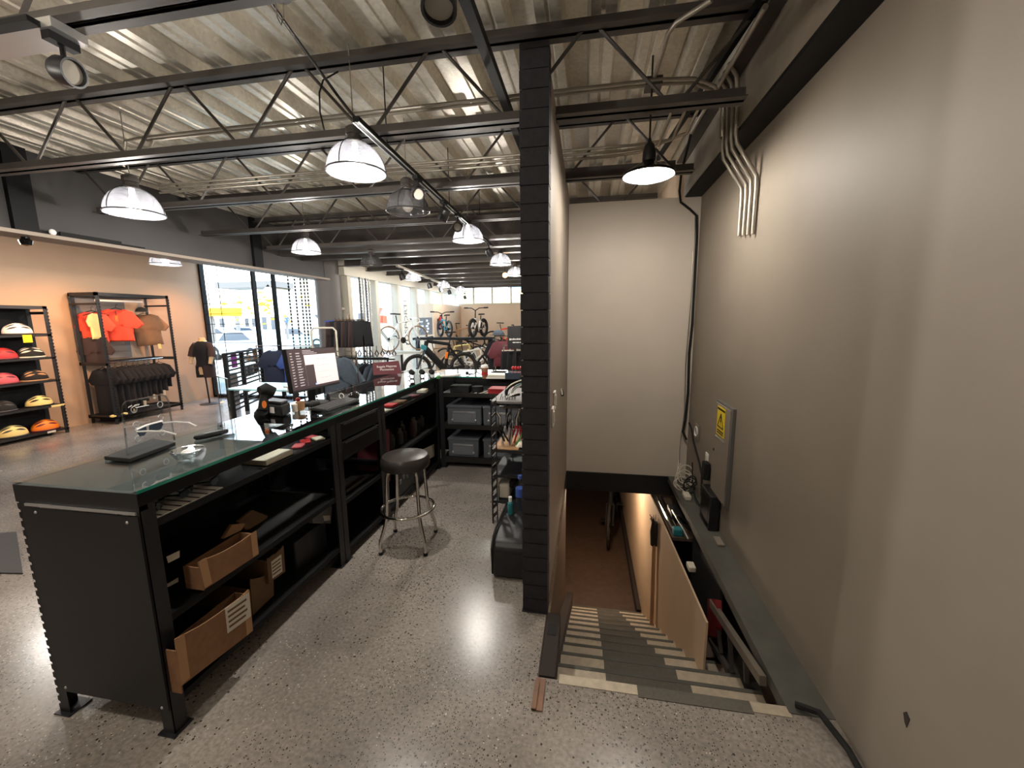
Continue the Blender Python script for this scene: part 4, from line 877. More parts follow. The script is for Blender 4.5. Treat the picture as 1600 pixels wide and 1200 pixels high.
# keyboard
K = [at(484, 641, z=G+.004), at(513, 645, z=G+.004), at(562, 627, z=G+.004), at(541, 623, z=G+.004)]
t = thing('keyboard', 'black keyboard on the glass counter in front of the monitor', 'keyboard', (sum(K, Vector())/4))
MB().slab(K, (0, 0, .014)).build('base', 'rubber', t, bevel=.003); m = MB()
for i in range(18):
    for j in range(5):
        f = lambda u, v: K[0].lerp(K[3], u).lerp(K[1].lerp(K[2], u), v)+Vector((0, 0, .014))
        u, v = .02+.96*i/18, .06+.88*j/5; m.slab([f(u, v), f(u+.042, v), f(u+.042, v+.14), f(u, v+.14)], (0, 0, .005))
m.build('keys', 'darkgrey', t)['kind'] = 'stuff'
q = at(553, 619, z=G); t = thing('computer_mouse', 'black computer mouse right of the keyboard', 'mouse', q); o = MB().ell(q, .03, .055, .035, 18, 7, 0).rot(RZ(-.3), q); o.build('shell', 'blackgloss', t); MB().ell(q+Vector((.0, .03, .03)), .004, .01, .006).build('wheel', 'darkgrey', t)
q = at(488, 634, z=G); t = thing('card_terminal', 'small black card terminal left of the keyboard', 'terminal', q); MB().box(q.x-.035, q.x+.035, q.y-.06, q.y+.05, G, G+.03).build('body', 'rubber', t, bevel=.012); MB().box(q.x-.022, q.x+.022, q.y-.0, q.y+.04, G+.03, G+.032).build('screen', 'darkgrey', t)
q = at(513, 626, z=G); tag(MB().lathe([(.014, 0), (.016, .004), (.016, .03), (.009, .04), (.009, .055), (0, .055)], q, 12).build('small_bottle', 'rubber'), 'tiny black bottle behind the keyboard', 'bottle')
q = at(534, 623, z=G); tag(MB().torus(q+Vector((0, 0, .022)), .02, .0035, RX(pi/2), 18, 6).build('paper_clip_ring', 'white'), 'small white loop standing behind the keyboard', 'loop')
# maroon tent sign
a, b = at(584, 590, y=4.25), at(628, 589, y=4.42)
t = thing('tent_sign', 'dark red tent sign with two lines of white lettering on the counter', 'sign', ((a.x+b.x)/2, (a.y+b.y)/2, G))
dirv = (b-a); dirv.z = 0; L_ = dirv.length; dirv.normalize(); n_ = Vector((dirv.y, -dirv.x, 0))
a0 = Vector((a.x, a.y, G)); H_ = .145
fr = [a0, a0+dirv*L_, a0+dirv*(L_-.02)-n_*.05+Vector((0, 0, H_)), a0+dirv*.0-n_*.05+Vector((0, 0, H_*.93))]
MB().slab(fr, -n_*.003).build('face', 'maroon', t, smooth=False); MB().slab([p_-n_*.106 if i < 2 else p_-n_*.006 for i, p_ in enumerate(fr)], -n_*.003).build('rear_face', 'maroon', t, smooth=False)
fnorm = (fr[1]-fr[0]).cross(fr[3]-fr[0]).normalized(); fnorm = fnorm if fnorm.y < 0 else -fnorm
cc = sum(fr, Vector())/4
text('Regala Mejores\nMomentos', .036, cc+fnorm*.004+Vector((0, 0, .0)), facing(fnorm), 'white', t)
# little lights on stands at the corner
for k, (px, l) in enumerate(((644, 'left one of three small black bike lights standing at the counter corner'), (660, 'middle one of three small black bike lights standing at the counter corner'), (675, 'right one of three small black bike lights standing at the counter corner'))):
    q = at(px, 592-k*.5, z=G+.001); t = thing('bike_light', l, 'bike light', q, 'bike lights at the counter corner')
    MB().torus(q+Vector((0, 0, .028)), .026, .005, RX(pi/2-.2), 20, 6).build('clamp', 'chrome', t); MB().lathe([(.012, -.03), (.026, -.02), (.028, .02), (.022, .026), (0, .026)], q+Vector((0, 0, .068)), 16, RX(1.2)).build('body', 'rubber', t)
    MB().lathe([(.024, 0), (.024, .004), (0, .004)], q, 14).build('base', 'rubber', t)
q = at(690, 590, z=G); tag(MB().tube([q+Vector((-.03, 0, .015)), q+Vector((.1, .04, .015)), q+Vector((.16, .1, .02))], .013, 10).build('white_tube', 'white'), 'white tube lying by the bike lights on the return counter', 'tube')
q = at(685, 591, z=G); tag(MB().lathe([(.02, 0), (.024, .02), (.012, .035), (0, .035)], q+Vector((.01, -.02, 0)), 12).build('green_cap', 'green'), 'small green item at the counter corner', 'item')
q = at(757.5, 591, z=G); t = thing('coffee_cup', 'brown paper coffee cup with red band and white lid on the return counter', 'cup', q)
MB().lathe([(.028, 0), (.038, .115), (.0, .115)], q, 24).build('cup', 'brown', t); MB().lathe([(.0325, .035), (.0352, .07), (.034, .07), (.031, .035)], q, 24).build('red_band', 'red', t); MB().lathe([(.04, .113), (.041, .122), (.036, .13), (.035, .14), (0, .14)], q, 24).build('lid', 'white', t)
q = at(777, 592, z=G)
for k in range(3): tag(MB().box(q.x-.12+.01*k, q.x+.12-.006*k, q.y, q.y+.16, G+.015*k, G+.015*k+.013).build('white_book', ('white', 'offwhite', 'paper')[k], bevel=.002), ('bottom', 'middle', 'top')[k]+' one of the three pale booklets stacked beside the coffee cup', 'booklet')
q = at(798, 593, z=G); tag(MB().box(q.x-.06, q.x+.10, q.y, q.y+.12, G, G+.07).build('dark_box', 'glassdk', bevel=.004), 'dark grey box right of the pale booklets on the return counter', 'box')
q = at(800, 582, z=G+.07); 
for k in range(4): tag(MB().ell((q.x-.03+.03*k, 4.33, G+.07+.02), .018, .018, .02).build('red_sweet', 'red'), 'red wrapped sweet in the row on the dark grey box', 'sweet', 'red sweets on the dark box')
tag(MB().box(-.62, -.5, 4.42, 4.55, G, G+.12).build('tan_box', 'tan', bevel=.004), 'tan cardboard box on the return counter against the pillar edge', 'box')

# ================================================================ STOOL
sx_, sy_ = -1.285, 2.67
t = thing('bar_stool', 'round black vinyl stool with chrome legs and foot ring', 'stool', (sx_, sy_, 0)); c = Vector((sx_, sy_, 0))
MB().lathe([(.14, .60), (.168, .605), (.176, .63), (.174, .665), (.160, .69), (.12, .703), (.06, .708), (0, .709)], c, 40).build('seat', 'seatvinyl', t)
MB().lathe([(.12, .585), (.12, .60), (0, .60)], c, 30).build('seat_plate', 'cage', t)
for k in range(4):
    a = radians(-135+90*k+8); d = Vector((cos(a), sin(a), 0)); f = lambda r, z: c+d*r+Vector((0, 0, z))
    lg = MB().tube([f(.11, .595), f(.14, .585), f(.15, .56), f(.168, .29), f(.172, .25), f(.182, .21), f(.222, .105), f(.228, .08), f(.228, .006)], .0125, 12).build('leg', 'chrome', t)
    MB().lathe([(.015, 0), (.016, .018), (.013, .022), (0, .022)], f(.228, 0), 12).build('rubber_tip', 'rubber', lg)
MB().torus(c+Vector((0, 0, .285)), .192, .0115, None, 48, 10).build('foot_ring', 'chrome', t)

# ================================================================ CASE, BOTTLES, TOOL SHELF
t = thing('black_case', 'black padded equipment case standing on the floor against the pillar', 'case', (-.46, 2.66, 0))
MB().prism([(2.36, .004), (2.97, .004), (2.97, .27), (2.5, .27), (2.4, .25), (2.36, .2)], -.575, -.345, 'x').build('body', 'blackpaint', t, bevel=.02)
MB().tube([(-.577, 2.38, .02), (-.577, 2.37, .2), (-.577, 2.42, .255), (-.577, 2.5, .272), (-.577, 2.95, .272)], .008, 8).build('edge_piping', 'rubber', t)
q = at(797.5, 803, z=.272); t = thing('gel_bottle', 'small teal gel bottle with white cap on the black case', 'bottle', (q.x, q.y, .2725)); q.z = .2725
MB().lathe([(.018, 0), (.02, .005), (.02, .085), (.012, .095), (0, .095)], q, 18).build('body', 'teal', t); MB().lathe([(.012, .095), (.013, .13), (0, .13)], q, 14).build('cap', 'white', t)
q = Vector((-.462, 2.80, .2725)); t = thing('water_bottle', 'clear plastic water bottle with blue cap on the black case', 'bottle', q)
MB().lathe([(.03, 0), (.033, .01), (.032, .06), (.029, .075), (.033, .09), (.033, .17), (.026, .20), (.013, .225), (.013, .24)], q, 22).build('body', 'petplastic', t); MB().lathe([(.0335, .10), (.0335, .165)], q, 22).build('label', 'blue', t); MB().lathe([(.016, .235), (.016, .26), (0, .26)], q, 18).build('cap', 'blue', t)
ux0, ux1, uy0, uy1 = -.738, -.345, 3.06, 3.72
t = thing('tool_shelf', 'narrow black slotted steel shelf unit with tools, between counter and pillar', 'shelf unit', (-.54, 3.4, 0))
def slotpost(x, y, sx, sy):
    m = MB(); W = .05; z = 0; m.box(min(x, x+sx*.003), max(x, x+sx*.003), min(y, y+sy*W), max(y, y+sy*W), 0, 1.03)
    pr_ = [(x, 0), (x+sx*W, 0)]
    zz = .05; m.box(min(x, x+sx*.012), max(x, x+sx*.012), y, y+.003*sy, 0, 1.03) if sy > 0 else m.box(min(x, x+sx*.012), max(x, x+sx*.012), y-.003, y, 0, 1.03)
    m.box(min(x+sx*.04, x+sx*W), max(x+sx*.04, x+sx*W), min(y, y+.003*sy), max(y, y+.003*sy), 0, 1.03)
    while zz < 1.0:
        m.prism([(x+sx*.012, zz), (x+sx*.04, zz+.032), (x+sx*.04, zz+.066), (x+sx*.012, zz+.034)], y, y+.003*sy, 'y'); zz += .076
    m.build('post', 'blackpaint', t, smooth=False)
for x, sx in ((ux0, 1), (ux1, -1)):
    for y, sy in ((uy0, 1), (uy1, -1)): slotpost(x, y, sx, sy)
m = MB()
for k in range(9): z = .25+.082*k; m.bar((ux0+.012, uy0-.002, z), (ux0+.040, uy0-.002, z+.032), .003, .006)
m.build('slot_edge', 'alu', t)
MB().box(ux0+.004, ux1-.004, uy0+.004, uy1-.004, 1.005, 1.022).build('shelf', 'midgrey', t); 
for z in (.63, .42, .2): MB().box(ux0+.004, ux1-.004, uy0+.004, uy1-.004, z-.022, z).build('shelf', 'blackpaint', t)
MB().box(ux0+.01, ux1-.004, uy0+.3, uy0+.32, .90, .92).box(ux0+.01, ux1-.004, uy0+.3, uy0+.32, .94, .95).build('tool_bar', 'steel', t)
tag(MB().box(ux0+.02, ux0+.22, uy0+.008, uy0+.4, .6305, .638).build('yellow_tray', 'tan'), 'tan tray lying on the middle of the tool shelf', 'tray')
tag(MB().pillow([(-.1, .0), (.12, 0), (.13, .04), (.05, .06), (-.06, .05)], .1, (0, .02)).rot(Matrix.Identity(3), t=(-.47, uy0+.15, .631)).build('rag', 'offwhite'), 'crumpled pale rag on the middle of the tool shelf', 'rag')
tl_ = (('plier', 'black pliers hanging leftmost on the tool shelf bar', 'rubber'), ('screwdriver', 'steel screwdriver hanging second on the tool shelf bar', 'alu'), ('spanner', 'steel spanner hanging third on the tool shelf bar', 'alu'), ('allen_key', 'long steel hex key hanging on the tool shelf bar', 'chrome'), ('cable_cutter', 'red handled cutter in the middle of the tool shelf', 'red'), ('screwdriver', 'red handled screwdriver leaning on the tool shelf', 'red'), ('plier', 'green handled pliers on the tool shelf', 'green'), ('hex_driver', 'black handled driver next to the pillar on the tool shelf', 'rubber'), ('chain_tool', 'dark chain tool standing on the tan tray', 'cage'), ('screwdriver', 'blue handled screwdriver on the tool shelf', 'navy'), ('spanner', 'dark long spanner leaning to the left on the tool shelf', 'cage'))
for k, (nm, l, hm) in enumerate(tl_):
    x = ux0+.06+.03*k; y = uy0+.09+.03*(k % 3); z1 = .935-.03*(k % 4); z0 = z1-.26-.02*(k % 3)
    tilt = (-.05, .02, .0, .01, .03, -.02, .04, 0, -.03, .02, -.06)[k]
    z0 = max(z0, .645); t2 = thing(nm, l, 'tool', (x, y, z0))
    top, bot = Vector((x+tilt, y+.03, z1)), Vector((x-tilt, y, z0)); mid = top.lerp(bot, .45)
    if 'plier' in nm or 'cutter' in nm:
        for s in (-1, 1): MB().tube([mid, mid+Vector((s*.014, 0, -.05)), bot+Vector((s*.016, 0, 0))], .007, 8).build('handle', hm, t2)
        MB().tube([mid+Vector((0, 0, -.01)), mid+Vector((0, 0, .05)), top], [.009, .011, .004], 8).build('jaws', 'chrome', t2)
    else:
        MB().tube([mid, mid.lerp(bot, .5), bot], [.009, .013, .011], 10).build('handle', hm, t2); MB().tube([mid, top], .0038, 8).build('shaft', 'chrome', t2)
tag(MB().box(-.47, -.36, uy0+.25, uy0+.4, .6305, .80).build('tool_cup', 'glassdk', bevel=.006), 'dark square cup of tools beside the pillar on the tool shelf', 'cup')
# on top of the tool shelf: tyre loops, parts, rag roll
for k, (r, z, m, l) in enumerate(((.21, 1.0, 'clothgrey', 'outer green-black folded tyre loop on top of the tool shelf'), (.17, 1.0, 'white', 'inner white edged tyre loop on top of the tool shelf'))):
    c = Vector((-.42, uy0+.22+.03*k, 1.03)); pts = [c+Vector((r*1.1*cos(a), .05*sin(a*2), .62*r*sin(a)+.01)) for a in [pi*i/18 for i in range(19)]]
    tag(MB().tube(pts, .014, 8).build('folded_tyre', 'rubber' if k == 0 else 'white'), l, 'tyre')
    tag(MB().tube([p_+Vector((0, -.012, .008)) for p_ in pts], .005, 6).build('tyre_label', 'offwhite' if k == 0 else 'teal'), ('pale', 'teal')[k]+' label stripe along the '+('outer', 'inner')[k]+' tyre loop', 'label')
c = Vector((-.43, uy0+.10, 1.024)); tag(MB().lathe([(.012, 0), (.045, 0), (.048, .01), (.048, .09), (.045, .1), (.012, .1)], c+Vector((0, -.05, .048)), 24, RX(-pi/2)).build('tape_roll', 'offwhite'), 'cream roll lying on top of the tool shelf against the pillar', 'roll')
t = thing('multi_tool', 'black folding tool with a white blade on top of the tool shelf', 'tool', (-.56, uy0+.12, 1.023)); MB().bar((-.64, uy0+.14, 1.035), (-.52, uy0+.12, 1.06), .02, .018).build('body', 'rubber', t, bevel=.004); MB().bar((-.63, uy0+.12, 1.035), (-.53, uy0+.1, 1.085), .008, .014).build('blade', 'white', t)
for k in range(10):
    x, y = -.69+.015*k+rnd.uniform(-.01, .01), uy0+.03+rnd.uniform(0, .14); tag(MB().tube([(x, y, 1.024), (x+rnd.uniform(-.02, .02), y+.02, 1.03+rnd.uniform(.01, .04))], .003, 6).build('spoke_bolt', 'cage'), 'tiny dark bolt scattered on top of the tool shelf', 'bolt', 'bolts on the tool shelf top')
tag(MB().box(-.70, -.60, 3.1, 3.3, .2005, .33).build('white_carton', 'offwhite', bevel=.02), 'white carton low on the tool shelf', 'carton')
tag(MB().bar((-.60, 3.12, .30), (-.55, 3.2, .37), .05, .03).build('black_pump', 'rubber', bevel=.006), 'black pump leaning on the white carton low on the tool shelf', 'pump')
tag(MB().box(-.5, -.38, 3.3, 3.5, .4205, .5).build('grey_case', 'crate', bevel=.01), 'grey case on the lower tool shelf beneath the rag', 'case')
# floor mat at the left
tag(MB().slab([at(-60, 895, z=.001), at(36, 897, z=.001), at(26, 832, z=.001), at(-60, 838, z=.001)], (0, 0, .008)).build('floor_mat', 'darkgrey'), 'dark grey floor mat behind the counter end at the left edge', 'mat')

# ================================================================ HELMET RACK
RXF, RY1 = -7.87, 4.83       # front plane and right end
t = thing('helmet_rack', 'tall black slotted shelf rack of bike helmets at the left edge', 'rack', (-8.05, 4.1, 0))
def rackpost(x, y, h, t, slots=True):
    m = MB().box(x-.003, x, y-.05, y, 0, h)
    z = 0
    m.box(x-.05, x, y-.003, y, 0, h)
    if slots:
        z = .06
        while z < h-.05: m.box(x-.001, x+.009, y-.012, y+.004, z, z+.022); m.box(x-.001, x+.004, y-.04, y-.026, z, z+.022); z += .05
    return m.build('post', 'blackpaint', t, smooth=False)
H1 = 1.92
rackpost(RXF, RY1, H1, t); rackpost(RXF, 3.35, H1, t); rackpost(-8.2, RY1, H1, t, False); rackpost(-8.2, 3.35, H1, t, False)
SH = [at(80, 522, y=RY1).z, at(84, 557, y=RY1).z, at(89, 592, y=RY1).z, at(95, 630, y=RY1).z, at(102, 667, y=RY1).z]
for i, z in enumerate(SH): MB().box(-8.2, RXF, 3.35, RY1-.005, z-.03, z).build('shelf', 'blackpaint', t)
MB().box(-8.2, RXF, 3.35, RY1, H1-.045, H1).build('top_shelf', 'blackpaint', t)
MB().box(-8.215, -8.205, 3.35, RY1-.03, .05, H1).build('back_panel', 'black', t)
for z in (1.82, 1.5): MB().box(-8.2, RXF, RY1-.01, RY1, z-.02, z+.02).build('side_bar', 'blackpaint', t)
def helmet(c, rz, label, shell, vent, s=1.0, lower=None):
    c = Vector(c); t = thing('bike_helmet', label, 'helmet', c, 'helmets on the shelf rack'); R = RZ(rz); Lh, Wh, Hh = .145*s, .105*s, .13*s
    m = MB().ell((0, 0, .028*s), Lh, Wh, Hh, 22, 8, -.15); m.rot(R, (0, 0, 0), c); m.build('shell', shell, t)
    m = MB()
    for a in (-.95, -.52, -.13, .26, .65, 1.05):
        for t0, t1 in ((-.95, -.15), (.0, .85)):
            n = 7; top = []; bot = []
            for i in range(n+1):
                th = t0+(t1-t0)*i/n; wv = .115*sin(pi*i/n)+.004
                for lst, aa in ((top, a+wv), (bot, a-wv)): lst.append(Vector((1.012*Lh*sin(th), 1.012*Wh*cos(th)*sin(aa), .028*s+1.012*Hh*cos(th)*cos(aa))))
            vs = top+bot; m.add([c+R @ v for v in vs], [(i, i+1, n+2+i, n+1+i) for i in range(n)])
    m.build('vents', vent, t)
    m = MB().tube([c+R @ Vector((Lh*1.0*cos(a), Wh*1.0*sin(a), .012*s)) for a in [2*pi*i/24 for i in range(24)]], .011*s, 6, True); m.build('rim', lower or vent, t)
    MB().tube([c+R @ Vector((.05*s, -Wh*.9, .02)), c+R @ Vector((.06*s, -Wh*.5, .006)), c+R @ Vector((.06*s, Wh*.4, .006)), c+R @ Vector((.05*s, Wh*.9, .02))], .005, 5).build('chin_strap', 'rubber', t)
    return t
hs = ((25, 0, 'white', 'darkgrey', 'white helmet with dark stripes on the top helmet shelf', None, 1.05), (46, 1, 'rubber', 'offwhite', 'black helmet with white vents on the second helmet shelf', None, 1.0), (0, 1, 'red', 'maroon', 'red helmet at the photo edge on the second helmet shelf', None, 1.05),
      (52, 2, 'rubber', 'tan', 'black and beige helmet on the third helmet shelf', None, 1.0), (1, 2, 'pink', 'maroon', 'pink red helmet at the photo edge on the third helmet shelf', None, 1.05), (58, 3, 'paleyellow', 'rubber', 'cream and black helmet on the fourth helmet shelf', 'rubber', 1.0), (-3, 3, 'rubber', 'darkgrey', 'dark helmet at the photo edge on the fourth helmet shelf', None, 1.0),
      (67, 4, 'orange', 'maroon', 'orange helmet with dark red vents on the bottom helmet shelf', 'maroon', 1.05), (14, 4, 'paleyellow', 'darkgrey', 'pale yellow helmet on the bottom helmet shelf', None, 1.05))
for px, i, a, b, l, lo, s in hs:
    y = at(px, 500+35*i, x=-7.98).y; helmet((-8.0, y, SH[i]), pi/2-.15, l, a, b, s, lo)
for y, i, m, l in ((4.55, 0, 'yellow', 'yellow price card hanging at the top helmet shelf edge'), (4.72, 3, 'paleyellow', 'long pale price card at the fourth helmet shelf edge'), (4.62, 4, 'offwhite', 'white price strip at the bottom helmet shelf edge')):
    tag(MB().box(RXF+.001, RXF+.004, y-.05, y+.05+.06*(i == 3), SH[i]-(.11 if i == 0 else .03), SH[i]-.001).build('price_card', m), l, 'price card')

# ================================================================ CLOTHES RACK
t = thing('clothes_rack', 'open black slotted frame rack of cycling clothes against the warm wall', 'rack', (-7.93, 5.9, 0))
y0, y1, xa, xb, H2 = 5.32, 6.49, -8.2, -7.66, 2.155
for x, y, sl in ((xb, y0+.05, True), (xb, y1, True), (xa+.05, y0+.05, False), (xa+.05, y1, False)): rackpost(x, y, H2, t, sl)
for z in (H2-.03, at(280, 559, y=y1).z, .12):
    MB().box(xb-.03, xb, y0, y1, z-.025, z+.025).build('cross_rail', 'blackpaint', t) if z != at(280, 559, y=y1).z else None
    for y in (y0, y1-.03): MB().box(xa, xb, y, y+.03, z-.025, z+.025).build('side_rail', 'blackpaint', t)
    MB().box(xa, xa+.03, y0, y1, z-.025, z+.025).build('cross_rail', 'blackpaint', t)
zr = at(280, 559, y=y1).z
for z in (H2-.1,): MB().box(xa, xb, y1-.03, y1, z-.1, z-.07).box(xa, xb, y0, y0+.03, z-.1, z-.07).build('side_rail', 'blackpaint', t)
MB().box(xa, xb, y0, y1, .09, .115).build('base_shelf', 'blackpaint', t)
m = MB()
for k in range(9): m.box(-8.235, -8.222, y0+.02, 6.15, 1.05+.115*k, 1.155+.115*k)
m.box(-8.24, -8.232, y0+.02, 6.15, 1.05, 2.08); m.build('slat_panel', 'midgrey', t)
MB().tube([(-7.92, y0+.02, zr), (-7.92, y1-.02, zr)], .013, 10).build('hanging_rail', 'chrome', t); MB().box(-7.9, -7.88, y0+.15, 6.2, 2.02, 2.05).build('strip_light', 'white', t)
def tee_outline(w, L, s=1.0, sleeve=.2):
    h = [(.065, .0), (.10, .012), (.22, -.03), (.25+sleeve*.55, -.05-sleeve*.95), (.235+sleeve*.25, -.13-sleeve*.95), (.215, -.19), (.205, -.40), (.21, -L)]
    h = [(x*w/.44, z) for x, z in h]; return [(x*s, z*s) for x, z in h]+[(x*s, z*s) for x, z in [(-a, b) for a, b in reversed(h)]]
def garment(c, rz, label, m, w=.44, L=.62, d=.045, s=1.0, group=None, sleeve=.2, tagc=None, name='shirt', cat='shirt', hook=True, tilt=0):
    c = Vector(c); t = thing(name, label, cat, c, group); R = RZ(rz) @ RY(tilt)
    o = MB().pillow(tee_outline(w, L, s, sleeve), d, (0, -.27*s)); o.rot(R, (0, 0, 0), c); o.build('cloth', m, t)
    if hook:
        h = MB().tube([c+R @ Vector(p) for p in ((-.17*s, 0, -.03), (0, 0, .03), (.17*s, 0, -.03))], .006, 6); h.tube([c+R @ Vector(p) for p in ((0, 0, .03), (0, 0, .075), (.015, 0, .095), (.03, 0, .08))], .003, 5); h.build('hanger', 'rubber', t)
    if tagc: MB().obox(c+R @ Vector((.12*s, -d-.004, -L*s-.03)), (.045, .003, .09), R).build('price_tag', tagc, t)
    return t
def pants_outline(s=1.0): return [(x*s, z*s) for x, z in ((-.19, 0), (.19, 0), (.23, -.5), (.04, -.5), (0, -.2), (-.04, -.5), (-.23, -.5))]
cA = at(181, 484, x=-7.98)
t = garment((cA.x, cA.y, cA.z), .80, 'bright orange half-zip shirt in front on the clothes rack', 'redorange', .42, .54, .05, tilt=.03); R = RZ(.80)
MB().tube([Vector(cA)+R @ Vector((0, -.052, -.02)), Vector(cA)+R @ Vector((.0, -.054, -.2))], .004, 6).build('zip', 'maroon', t); MB().obox(Vector(cA)+R @ Vector((.0, -.054, -.15)), (.03, .003, .1), R).build('price_tag', 'orange', t)
cB = at(143, 488, x=-8.08); garment((cB.x, cB.y, cB.z), .75, 'second orange shirt behind the left post on the clothes rack', 'redorange', .34, .50, .035, tagc='paleyellow')
cB = at(150, 490, x=-8.02); garment((cB.x, cB.y-.0, cB.z), 1.42, 'pale yellow shirt between the two orange ones', 'paleyellow', .22, .42, .02, sleeve=.08)
cB = at(146, 526, x=-8.08); garment((cB.x, cB.y, cB.z), .7, 'faded brown shirt low behind the left post on the clothes rack', 'clothbrown', .3, .45, .03, tagc='offwhite')
cC = at(224, 492, x=-8.0); garment((cC.x, cC.y, cC.z), .85, 'brown shirt hanging right of the orange one', 'brown', .40, .56, .045, tagc='paleyellow', tilt=-.08)
q = at(221, 486, x=-7.85); t = thing('cycling_cap', 'black cap hanging above the brown shirt', 'cap', q); MB().ell(q, .09, .08, .07, 18, 7, -.2).build('crown', 'rubber', t); MB().torus(q-Vector((0, 0, .01)), .088, .007, None, 24, 6).build('band', 'darkgrey', t)
for k in range(11):
    y = 5.45+.092*k; L = (.85, .8, .72, .7, .68, .6, .55, .52, .52, .48, .42)[k]
    garment((-7.93+.02*(k % 2), y, zr-.1), rnd.uniform(-.12, .12)+.30, 'black cycling garment hanging on the lower rail of the clothes rack', 'cloth', .36, L*1.05, .04, group='black garments on the lower rail', tagc='offwhite' if k % 2 else None, name='jersey', cat='garment', sleeve=.14)
for k in range(2): q = at(175+18*k, 640-5*k, x=-7.7); tag(MB().ell((q.x, q.y, .14), .05, .04, .025).build('slipper', 'paleyellow'), ('left', 'right')[k]+' of two small pale items lying on the clothes rack base', 'item')

# ================================================================ MANNEQUIN
q = at(328, 631, z=0); t = thing('mannequin', 'headless mannequin torso in black shirt and brown shorts on a stand by the window', 'mannequin', (q.x, q.y, 0)); x, y = q.x, q.y
s_ = 1.0
MB().lathe([(.17, 0), (.17, .01), (.02, .02), (0, .02)], (x, y, 0), 28).build('base', 'cage', t)
MB().tube([(x, y, .015), (x-.03, y, .66)], .014, 10).build('pole', 'rubber', t)
MB().loft([(x-.0, y, .62, .155, .105), (x, y, .72, .17, .115), (x, y, .82, .155, .11), (x, y, .92, .14, .10), (x, y, 1.0, .155, .105), (x, y, 1.10, .175, .115), (x, y, 1.2, .18, .105), (x, y, 1.26, .13, .09), (x, y, 1.30, .06, .06), (x, y, 1.36, .055, .055)], 24).build('body', 'skin', t)
MB().loft([(x, y, .78, .178, .128), (x, y, .88, .155, .115), (x, y, .96, .158, .115), (x, y, 1.08, .186, .126), (x, y, 1.19, .19, .115), (x, y, 1.255, .145, .098), (x, y, 1.29, .075, .07)], 24).build('shirt', 'cloth', t)
for sg in (-1, 1): 
    MB().tube([(x+sg*.15, y, 1.22), (x+sg*.215, y-.02, 1.14), (x+sg*.235, y-.05, .98)], [.065, .062, .068], 14).build('sleeve', 'clothbrown', t)
    MB().tube([(x+sg*.233, y-.045, 1.0), (x+sg*.225, y-.09, .84)], [.045, .034], 12).build('arm', 'skin', t)
    MB().loft([(x+sg*.085, y, .56, .098, .11), (x+sg*.083, y, .66, .1, .115), (x+sg*.07, y, .80, .1, .12)], 16).build('shorts_leg', 'cloth' if sg < 0 else 'clothbrown', t)
MB().torus((x, y, 1.29), .068, .009, None, 22, 6).build('collar', 'paleyellow', t)
q = at(345, 632, z=0); tag(MB().lathe([(.09, 0), (.1, .4), (.09, .62), (0, .62)], (q.x+.1, q.y+.25, 0), 20).build('floor_bin', 'midgrey'), 'grey cylinder standing behind the mannequin stand', 'bin') 

# ================================================================ SLAT DISPLAY
a, b = at(363, 654, z=0), at(387, 642, z=0); d = (b-a).normalized(); c3 = b+d*.9; zt = 1.12
t = thing('slat_display', 'black slatted product display panel standing before the window', 'display', a)
ps = [a, b, c3]
for p_ in ps: MB().obox(p_+Vector((0, 0, zt/2)), (.06, .06, zt), RZ(math.atan2(d.y, d.x))).build('post', 'rubber', t)
for u, v in ((a, b), (b, c3)):
    m = MB()
    for k in range(13): z = .12+.079*k; m.bar(u+Vector((0, 0, z)), v+Vector((0, 0, z)), .02, .028)
    m.build('slat_panel', 'rubber', t)
MB().bar(a+Vector((0, 0, zt)), c3+Vector((0, 0, zt)), .1, .03).build('top_rail', 'rubber', t)
nrm = Vector((d.y, -d.x, 0)); nrm = nrm if nrm.y < 0 else -nrm
items = ((.42, .98, .16, .26, 'purple', 'purple pouch hanging highest on the slat display', 'pouch'), (.85, .72, .1, .2, 'midgrey', 'left grey packet on the slat display', 'packet'), (1.0, .72, .1, .2, 'darkgrey', 'dark packet second on the slat display', 'packet'), (1.15, .72, .09, .2, 'midgrey', 'grey packet third on the slat display', 'packet'), (1.3, .73, .09, .2, 'clothbrown', 'brown packet fourth on the slat display', 'packet'), (1.42, .76, .09, .22, 'rubber', 'black packet fifth on the slat display', 'packet'), (.72, .9, .07, .14, 'offwhite', 'small white tag packet under the purple pouch', 'packet'), (1.05, .96, .1, .12, 'tan', 'tan packet on the upper slats', 'packet'), (1.35, 1.0, .14, .2, 'brown', 'brown box on the upper slats at the right', 'box'))
for u, z, ww, hh, mm, l, ct in items:
    c = a+d*u+nrm*.045+Vector((0, 0, z)); tag(MB().obox(c, (ww, .035, hh), RZ(math.atan2(d.y, d.x))).build('hanging_'+ct, mm, bevel=.008), l, ct)
q = at(432, 590, y=6.4); garment((q.x, q.y, 1.15), .1, 'dark blue jacket hanging left of the monitor', 'navy', .4, .62, .09, name='jacket', cat='jacket'); garment((q.x+.4, q.y, 1.15), .2, 'blue jacket hanging beside the dark blue one behind the monitor', 'blue', .4, .62, .09, name='jacket', cat='jacket')
def rail_stand(x0, x1, y, z, label):
    t = thing('garment_rail', label, 'clothes rail', ((x0+x1)/2, y, 0)); MB().tube([(x0, y, 0), (x0, y, z), (x1, y, z), (x1, y, 0)], .012, 8).build('tube', 'chrome', t)
    for x in (x0, x1): MB().box(x-.02, x+.02, y-.2, y+.2, 0, .02).build('foot', 'cage', t)
rail_stand(q.x-.35, q.x+.75, q.y, 1.15+.088, 'chrome garment rail of blue jackets left of the monitor')
